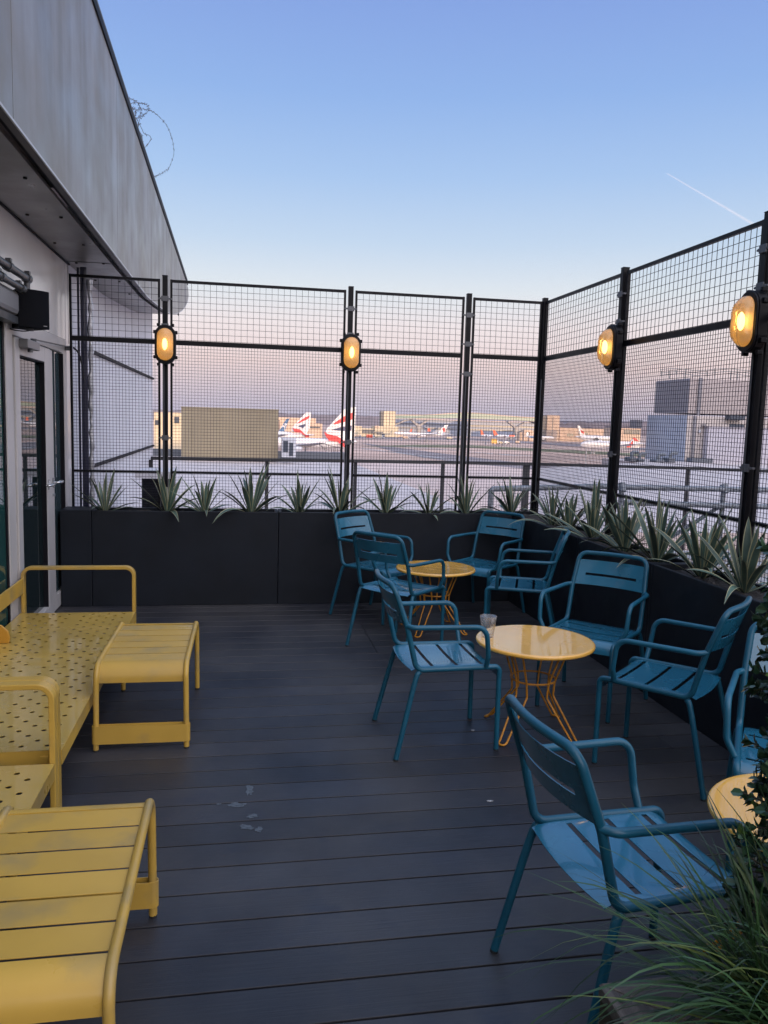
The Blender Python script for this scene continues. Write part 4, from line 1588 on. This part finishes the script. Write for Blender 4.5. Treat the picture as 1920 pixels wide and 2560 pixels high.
def building(label, boxes, name='pier_building'):
    e = empty(name, (0, 0, 0), 0, label, 'building')
    for nm, m, args in boxes:
        g = MB()
        for a_ in args:
            bgbox(g, *a_[:6], zb=(a_[6] if len(a_) > 6 else None))
        g.build(nm, M[m], e)
    return e
building('long blue-grey glazed pier far behind the bridge', [('wall', 'steelblue', [(985, 1366, 1053, None, 900, 30, ZG)]), ('window_band', 'winband', [(990, 1362, 1062, 1066, 899.6, .3), (990, 1362, 1072, 1075, 899.6, .3)]),
         ('roof', 'peach', [(1040, 1366, 1051.5, 1053, 899, 32)])])
building('low cream pier building left of the left tower', [('wall', 'cream', [(886, 958, 1071, None, 735, 25, ZG), (937, 996, 1066, None, 732, 20, ZG), (886, 905, 1065, None, 734, 14, ZG)]), ('window_band', 'winband', [(901, 936, 1074, 1083, 734.5, .3), (932, 958, 1079, 1082.5, 731.6, .3), (942, 962, 1084, 1092, 731.6, .3), (960, 992, 1092, 1094, 731.6, .3)]),
         ('upper_storey', 'peach', [(936, 948, 1064.5, 1070, 731.8, 5), (1001 - 8, 1010, 1078, 1092, 735, 8)])])
building('long peach pier building right of the right tower', [('wall', 'peach', [(1400, 1530, 1071, None, 760, 30, ZG)]), ('window_band', 'winband', [(1418, 1434, 1084, 1091, 759.5, .3), (1446, 1470, 1082, 1086, 759.5, .3)]), ('roof', 'treeline', [(1480, 1530, 1068, 1071, 761, 20)])])
building('small peach hangar far right, left of the blue-grey building', [('wall', 'peach', [(1542, 1603, 1071, None, 640, 25, ZG)]), ('window_band', 'winband', [(1560, 1600, 1074, 1086, 639.6, .3)]), ('roof', 'treeline', [(1545, 1603, 1067.5, 1071, 640, 25)])])
building('small peach sheds under the right end of the bridge', [('wall', 'peach', [(1311, 1331, 1075, None, 725, 10, ZG), (1325, 1340, 1080, None, 722, 10, ZG), (1300, 1309, 1080, None, 728, 8, ZG)]), ('window_band', 'winband', [(1316, 1326, 1081, 1085, 724.6, .3)])])
building('sunlit cream building at the far left behind the first lamp post', [('wall', 'cream', [(385, 458, 1031, None, 300, 20, ZG)]), ('window_band', 'winband', [(388, 400, 1050, 1062, 299.6, .3), (436, 448, 1042, 1058, 299.6, .3)])])
building('peach terminal block behind the tail fins', [('wall', 'peach', [(660, 790, 1044, None, 620, 25, ZG), (700, 806, 1058, None, 610, 25, ZG)]), ('window_band', 'winband', [(660, 700, 1050, 1053, 619.6, .3), (740, 800, 1066, 1070, 609.6, .3)])])

# far tree lines
r = random.Random(8)
for (xa, xb, yb, h, Y, lb) in ((300, 1000, 1048, 9, 2100, 'distant purple tree line along the horizon left of the bridge'), (1385, 1660, 1067, 14, 1500, 'distant purple tree line right of the bridge')):
    q = MB()
    pts = []
    n = 90
    for i in range(n + 1):
        x = xa + (xb - xa) * i / n
        pts.append((x, yb + (x - 960) * .029 * (1 if xa < 900 else 0.0) - h * r.uniform(.55, 1.0)))
    top = [at(x, y, Y) for x, y in pts]
    q.prism([(top[0].x, Y, ZG)] + top + [(top[-1].x, Y, ZG)], (0, 120, 0))
    o = q.build('distant_trees', M['treeline'])
    tag(o, lb, 'trees', kind='stuff')

# ---------------------------------------------------------------- aircraft
def aircraft(label, Y, x_tail, x_nose, y_top, y_bot, fin, bands, tailplane=True, fin_mat='white', belly=None, gear=True, group='parked airliners on the apron'):
    """airliner parked side on: fuselage from x_tail to x_nose (picture columns at depth Y), fin polygon and coloured bands"""
    sg = 1 if x_nose > x_tail else -1
    A, B = at(x_tail, (y_top + y_bot) / 2, Y), at(x_nose, (y_top + y_bot) / 2, Y)
    r_ = abs(at(x_tail, y_top, Y).z - at(x_tail, y_bot, Y).z) / 2
    zc = (A.z + B.z) / 2
    e = empty('airliner', ((A.x + B.x) / 2, Y, ZG), 0, label, 'aeroplane', group)
    ex, ez = (A.x + B.x) / 2, ZG
    def P(o):
        o.parent = e
        o.location = (-ex, -Y, -ez)
        return o
    ln = abs(B.x - A.x)
    q = MB()
    st = [(0, .18, .55), (.05, .35, .42), (.14, .68, .2), (.26, 1, 0), (.86, 1, 0), (.93, .86, -.06), (.975, .55, -.16), (1.0, .12, -.25)]
    pa, ra = [], []
    for t, s, dz in st:
        pa.append((A.x + sg * ln * t, Y, zc + dz * r_))
        ra.append(r_ * s)
    q.tube(pa, ra, 16)
    P(q.build('fuselage', M['white']))
    q = MB()
    plate(q, fin, Y - .25, .5)
    P(q.build('fin', M[fin_mat]))
    for nm, m, pts in bands:
        q = MB()
        plate(q, pts, Y - .33 - (r_ if nm == 'tail_stripe' else 0), .66 if nm != 'tail_stripe' else .05)
        P(q.build(nm, M[m]))
    for s in (-1, 1):
        q = MB()
        x0 = A.x + sg * ln * .42
        q.prism([(x0, Y + s * r_ * .6, zc - r_ * .55), (x0 + sg * ln * .17, Y + s * r_ * .6, zc - r_ * .55), (x0 - sg * ln * .05, Y + s * ln * .42, zc - r_ * .1 + ln * .02), (x0 - sg * ln * .10, Y + s * ln * .42, zc - r_ * .1 + ln * .02)], (0, 0, .35))
        P(q.build('wing', M['greyair']))
        q = MB()
        x1 = A.x + sg * ln * .06
        q.prism([(x1, Y + s * r_ * .3, zc + r_ * .3), (x1 + sg * ln * .09, Y + s * r_ * .3, zc + r_ * .3), (x1 - sg * ln * .02, Y + s * ln * .17, zc + r_ * .5), (x1 - sg * ln * .05, Y + s * ln * .17, zc + r_ * .5)], (0, 0, .25))
        P(q.build('tailplane', M['greyair']))
        q = MB()
        xe = A.x + sg * ln * .55
        q.tube([(xe - ln * .05, Y + s * ln * .15, zc - r_ * 1.0), (xe, Y + s * ln * .15, zc - r_ * 1.0), (xe + ln * .05, Y + s * ln * .15, zc - r_ * 1.0)], [r_ * .35, r_ * .55, r_ * .5], 12)
        P(q.build('engine', M['white']))
    q = MB()
    for t, s in ((.46, -1), (.46, 1), (.9, 0)):
        x = A.x + sg * ln * t
        q.tube([(x, Y + s * r_ * .9, ZG + .5), (x, Y + s * r_ * .8, zc - r_ * .6)], .2, 8)
        q.tube([(x, Y + s * r_ * .9 - .4, ZG + .62), (x, Y + s * r_ * .9 + .4, ZG + .62)], .6, 12)
    P(q.build('landing_gear', M['greyair']))
    return e
def za(x, y): return (560 + x / 4.88, 1000 + y / 4.88)
Z = lambda pts: [za(*p) for p in pts]
aircraft('white airliner with a red, white and navy tail fin, partly behind the middle lamp post', 300, 892, 610, 1095, 1121,
         Z([(1255, 350), (1475, 110), (1610, 80), (1590, 480), (1420, 500), (1230, 420)]),
         [('fin_band', 'bared', Z([(1330, 290), (1480, 190), (1575, 150), (1568, 235), (1480, 265), (1345, 300)])),
          ('fin_band', 'banavy', Z([(1300, 365), (1450, 325), (1560, 310), (1555, 375), (1440, 378)])),
          ('tail_stripe', 'bared', Z([(1220, 385), (1270, 415), (1380, 440), (1470, 500), (1490, 590), (1440, 560), (1390, 510), (1280, 495), (1240, 440)]))])
aircraft('white airliner with a smaller red, white and navy tail fin, behind the roof cabinet', 380, 786, 560, 1081, 1096,
         Z([(830, 335), (1000, 152), (1062, 155), (1045, 350), (1000, 420), (820, 385)]),
         [('fin_band', 'bared', Z([(890, 285), (960, 230), (1048, 185), (1035, 225), (960, 262), (895, 290)])),
          ('fin_band', 'banavy', Z([(895, 318), (985, 292), (1005, 300), (965, 345)])),
          ('tail_stripe', 'bared', Z([(828, 330), (850, 345), (930, 360), (990, 420), (1040, 430), (1040, 455), (1000, 455), (940, 400), (860, 390)]))])
aircraft('airliner with a blue tail fin just beside the beige block', 470, 730, 600, 1077, 1090,
         Z([(670, 380), (760, 230), (803, 222), (770, 300), (742, 382)]),
         [('fin_emblem', 'white', Z([(735, 290), (760, 285), (768, 305), (745, 320), (742, 375), (735, 375), (732, 330), (715, 320), (690, 355), (682, 350), (712, 310), (735, 310), (752, 305), (750, 295), (738, 300)]))], fin_mat='tailblue')
def zc2(x, y): return (880 + x / 5.53, 1000 + y / 5.53)
Z2 = lambda pts: [zc2(*p) for p in pts]
aircraft('white airliner with a red and white fin standing in front of the glazed bridge', 600, 1130, 990, 1082.5, 1089,
         Z2([(1190, 450), (1280, 350), (1328, 345), (1290, 445)]), [('fin_band', 'bared', Z2([(1248, 395), (1290, 380), (1292, 440), (1262, 440)]))])
for nm, pts, xt, xn, fm in (('white airliner with a red fin low under the left part of the bridge', Z2([(795, 440), (815, 402), (835, 400), (825, 442)]), 1031, 985, 'orangered'),
                            ('white airliner with a red fin between the two halves of the bridge support', Z2([(1045, 435), (1050, 392), (1075, 392), (1085, 435)]), 1078, 1110, 'orangered')):
    aircraft(nm, 700, xt, xn, 1080, 1085, pts, [], fin_mat=fm)
def zd(x, y): return (1140 + x / 5.53, 1000 + y / 5.53)
Z3 = lambda pts: [zd(*p) for p in pts]
aircraft('white airliner with an orange fin under the bridge, the left one of the two', 560, 1201, 1232, 1086.5, 1091.5, Z3([(335, 415), (360, 415), (395, 492), (350, 490)]), [], fin_mat='orangered')
aircraft('white airliner with orange fin and orange nose under the bridge, right one of the two', 540, 1235, 1289, 1087, 1093, Z3([(510, 418), (535, 415), (590, 495), (525, 495)]),
         [('tail_stripe', 'orangered', Z3([(735, 485), (810, 485), (810, 505), (735, 505)]))], fin_mat='orangered')
aircraft('pale blue airliner nose near the foot of the bridge support', 520, 1312, 1386, 1090, 1097, Z3([(960, 490), (985, 445), (1000, 445), (1010, 495)]), [('tail_stripe', 'tailblue', Z3([(1020, 500), (1090, 500), (1090, 520), (1020, 520)]))])
def ze(x, y): return (1420 + x / 6.38, 900 + y / 6.38)
Z4 = lambda pts: [ze(*p) for p in pts]
aircraft('white airliner with a red flash on its fin in front of the peach pier', 420, 1440, 1535, 1089, 1103, Z4([(150, 1045), (190, 1050), (285, 1205), (200, 1215)]), [('fin_band', 'bared', Z4([(195, 1105), (248, 1140), (262, 1185), (215, 1160)]))])
aircraft('white airliner with red, white and navy tail, partly hidden by the blue-grey building', 250, 1612, 1450, 1103, 1121, Z4([(960, 1340), (1060, 1240), (1140, 1290), (1145, 1400), (1010, 1400)]),
         [('fin_band', 'bared', Z4([(1035, 1245), (1070, 1240), (1140, 1300), (1100, 1300), (1060, 1290)])), ('fin_band', 'banavy', Z4([(1060, 1330), (1110, 1310), (1120, 1350), (1070, 1360)])),
          ('tail_stripe', 'bared', Z4([(930, 1370), (1000, 1330), (1040, 1270), (1040, 1350), (990, 1395), (940, 1395)]))])

def vehicle(label, px, py, Y, ln, h, m, flip=1):
    p = onz(px, py, ZG)
    e = empty('apron_vehicle', (p.x, p.y, ZG), 0, label, 'vehicle', 'service vehicles on the apron')
    q = MB()
    q.box(-ln / 2, ln * .22, -1.2, 1.2, .7, h)
    q.build('body', M[m], e, bevel=.1)
    q = MB()
    q.box(ln * .24, ln / 2, -1.15, 1.15, .7, h * .8)
    q.build('cab', M['white'], e, bevel=.15)
    q = MB()
    q.box(ln * .3, ln / 2 + .03, -1.17, 1.17, h * .5, h * .72)
    q.build('window', M['winband'], e)
    for xx_ in (-.33, .33):
        q = MB()
        q.tube([(ln * xx_, -1.25, .5), (ln * xx_, 1.25, .5)], .5, 12)
        q.build('wheel', M['rubber'], e)
VH = [('yellow box truck on the apron in front of the orange-finned airliners', 1237, 1111, 6, 4.2, 'yel'), ('pale baggage tug right of the yellow truck', 1252, 1111, 4, 2.2, 'cream'), ('pale van right of the baggage tug', 1266, 1111, 4, 2.4, 'white'),
      ('white service truck below the right orange-finned airliner', 1279, 1098, 8, 3.2, 'cream'), ('peach cart near the foot of the right bridge support', 1294, 1109, 4, 2.2, 'peach'), ('orange lorry below the low cream pier building', 926, 1096, 7, 3.2, 'orangered'),
      ('cream tanker lorry beside the orange lorry', 948, 1096, 9, 3.2, 'cream'), ('peach van under the wing of the airliner by the bridge', 1015, 1098, 6, 2.6, 'peach'), ('pale van near the left edge of the apron view', 894, 1094, 6, 2.6, 'peach'),
      ('white van right of the airliner by the bridge', 1124, 1099, 6, 2.4, 'cream'), ('white bus beside the tail of the hidden airliner', 1530, 1122, 7, 2.6, 'white')]
for lb, px, py, ln, h, m in VH:
    vehicle(lb, px, py, 0, ln, h, m)
# boarding stairs by the striped tail
e = empty('boarding_stairs', (0, 0, 0), 0, 'dark-railed boarding stairs leading up to the striped-tail airliner', 'stairs')
q = MB()
plate(q, [za(1160, 530), za(1250, 610), za(1440, 690), za(1440, 700), za(1240, 622), za(1155, 540)], 150, 1.5)
q.build('flight', M['roofgrey'], e)
q = MB()
for k in range(11):
    x = 1160 + 28 * k
    plate(q, [za(x, 520 + k * 7), za(x + 4, 520 + k * 7), za(x + 14, 590 + k * 10), za(x + 10, 590 + k * 10)], 149.9, .06)
plate(q, [za(1155, 520), za(1450, 590), za(1450, 596), za(1155, 526)], 149.9, .06)
q.build('handrail', M['rail'], e)

# ================================================================= BLUE-GREY BUILDING ON THE RIGHT
M['cladskytint'] = mat('cladding_sky_tint', (0.39, 0.425, 0.50), 0.5, var=0.08, vscale=.3)  # sky's blue on the left face is put into this colour
M['cladslate'] = mat('slate_fittings_and_flank_tint', (0.215, 0.205, 0.225), 0.5, var=0.08, vscale=.3)
M['cladglowtint'] = mat('cladding_glow_tint', (0.42, 0.355, 0.335), 0.6, var=0.07, vscale=.25)  # warm glow on the front face is put into this colour
M['cladpale'] = mat('pale_stone_cladding', (0.52, 0.455, 0.42), 0.6, var=0.07, vscale=.25)
M['cladlav'] = mat('lavender_panel', (0.48, 0.455, 0.50), 0.5, var=0.05, vscale=.2)
e = empty('service_building', (0, 0, 0), 0, 'large blue-grey and taupe service building behind the right fence', 'building')
def zf(x, y): return (1640 + x / 5.53, 900 + y / 5.53)
YC = 55.0
def rbox(nm, m, x0, x1, yt, yb, Yf, depth, zb=None):
    g = MB()
    bgbox(g, x0, x1, yt, yb, Yf, depth, zb=zb)
    g.build(nm, M[m], e, bevel=.12 if nm in ('upper_block',) else 0)
g = MB()
P_ = [onz(1600, 1156, -.75), onz(1330, 1172, -.75), onz(1318, 1330, -.75)]
g.prism([(P_[0].x, P_[0].y, -.75), (P_[1].x, P_[1].y, -.75), (P_[2].x, P_[2].y, -.75), (75, P_[2].y, -.75), (75, P_[0].y + 6, -.75), (P_[0].x, P_[0].y + 6, -.75)], (0, 0, -1.2))
g.build('roof', M['roofgrey'], e)
# upper storey: cool left flank and warm front, their light put into the colours
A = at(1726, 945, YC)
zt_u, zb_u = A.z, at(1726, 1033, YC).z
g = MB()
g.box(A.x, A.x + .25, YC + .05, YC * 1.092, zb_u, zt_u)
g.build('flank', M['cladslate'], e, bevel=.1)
g = MB()
g.box(A.x + .02, A.x + 14, YC, YC * 1.09, zb_u, zt_u - .02)
g.build('upper_storey', M['cladglowtint'], e)
rbox('downpipe', 'cladslate', 1746, 1754, 944, 1038, YC - .12, .1)
C = at(1712, 1040, YC)
zt_l = at(1712, 1038, YC).z
g = MB()
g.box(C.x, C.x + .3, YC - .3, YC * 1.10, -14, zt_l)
g.build('lower_flank', M['cladskytint'], e)
g = MB()
g.box(C.x + .02, C.x + 15, YC - .32, YC * 1.098, -14, zt_l - .03)
g.build('lower_storey', M['cladpale'], e)
rbox('panel', 'cladlav', 1768, 1990, 1069, 1160, YC - .9, .55, -8)
rbox('panel_cap', 'cladpale', 1765, 1990, 1063, 1068.5, YC - 1.0, .7)
rbox('joint', 'cladslate', 1731, 1738, 1040, 1155, YC - .42, .08)
rbox('vent', 'winband', 1825, 1862, 1039, 1050, YC - .9, .55)
rbox('vent', 'winband', 1824, 1862, 1061, 1068, YC - 1.05, .05)
rbox('side_box', 'cladslate', 1592, 1606, 1050, 1070, YC * 1.09, 1.2)
rbox('wall_light', 'white', 1749, 1753, 1074, 1082, YC - .5, .15)
rbox('base_plinth', 'roofdark', 1731, 1782, 1146, 1160, YC - 1.3, .8)
for k, (x0_, x1_, yt_, lbm) in enumerate([(1576, 1592, 1143, 'low dark duct on the roof, leftmost at the foot of the service building'), (1596, 1612, 1147, 'low dark duct at the foot of the service building, second from the left'),
                                    (1640, 1662, 1149, 'low dark duct in front of the blue-grey flank of the service building'), (1672, 1690, 1145, 'taller dark duct in front of the blue-grey flank of the service building')]):
    ee = empty('roof_duct', (0, 0, 0), 0, lbm, 'duct', 'ducts on the neighbouring roof')
    g = MB()
    bgbox(g, x0_, x1_, yt_, 1160, YC - 2.5, 1.0, zb=-.748)
    g.build('casing', M['roofdark'], ee, bevel=.08)
    g = MB()
    a_ = at((x0_ + x1_) / 2, yt_, YC - 2.5)
    g.tube(fillet([(a_.x, YC - 2.2, -.7), (a_.x, YC - 2.2, a_.z + .35), (a_.x + .5, YC - 2.2, a_.z + .35)], [0, .15, 0], 5), .12, 10)
    g.build('pipe', M['galv'], ee)
e2 = empty('roof_mast_frame', (0, 0, 0), 0, 'thin wire barrier and masts on the roof of the blue-grey service building', 'railing')
g = MB()
r = random.Random(4)
for k in range(16):
    x = 1655 + k * 19
    a_, b_ = at(x, 946 - 2, YC + 2), at(x + r.uniform(-3, 3), 946 - r.uniform(18, 26), YC + 2)
    g.tube([(a_.x, a_.y, zt_u), b_], .03, 5)
for dy in (8, 14, 21):
    P_ = [at(x, 945 - dy + 2.5 * math.sin(x * .05 + dy), YC + 2) for x in range(1650, 1990, 14)]
    g.tube(P_, .025, 5)
g.build('wire', M['galv'], e2)

# unseen mass added behind the viewer to keep the low sun off the terrace
q = MB()
q.box(-160, 190, -95, -60, ZG, 13.0)
o = q.build('sun_blocker_wing', M['cladpale'])
tag(o, 'long unseen wing added behind the viewer to block low sun', 'building')

# contrail high in the sky
def contrail():
    a, b = at(1668, 434, 9000), at(1900, 570, 9600)
    n = 24
    P, rr_ = [], []
    for i in range(n + 1):
        t = i / n
        P.append(a.lerp(b, t))
        rr_.append(6 + 12 * t)
    g = MB()
    g.tube(P, rr_, 10)
    m = bpy.data.materials.new('thin_vapour')
    m.use_nodes = True
    nn, l = m.node_tree.nodes, m.node_tree.links
    nn.clear()
    o_ = nn.new('ShaderNodeOutputMaterial')
    tr = nn.new('ShaderNodeBsdfTransparent')
    df = nn.new('ShaderNodeBsdfDiffuse')
    df.inputs[0].default_value = (.95, .95, .95, 1)
    mx = nn.new('ShaderNodeMixShader')
    mx.inputs[0].default_value = .07
    l.new(tr.outputs[0], mx.inputs[1])
    l.new(df.outputs[0], mx.inputs[2])
    l.new(mx.outputs[0], o_.inputs[0])
    o = g.build('contrail', m)
    tag(o, 'faint white contrail slanting down in the sky above the right fence', 'contrail')
contrail()

# ================================================================= HAZE over the airfield
hz = MB()
hz.box(-1600, 2200, -240, 2400, ZG - 1.0, 40)
hm = bpy.data.materials.new('thin_air')
hm.use_nodes = True
hn, hl = hm.node_tree.nodes, hm.node_tree.links
hn.clear()
ho = hn.new('ShaderNodeOutputMaterial')
hv = hn.new('ShaderNodeVolumePrincipled')
hv.inputs['Color'].default_value = (0.86, 0.82, 0.90, 1)
hv.inputs['Density'].default_value = 0.0002
hv.inputs['Anisotropy'].default_value = 0.0
hl.new(hv.outputs[0], ho.inputs['Volume'])
tag(hz.build('haze', hm), kind='stuff')
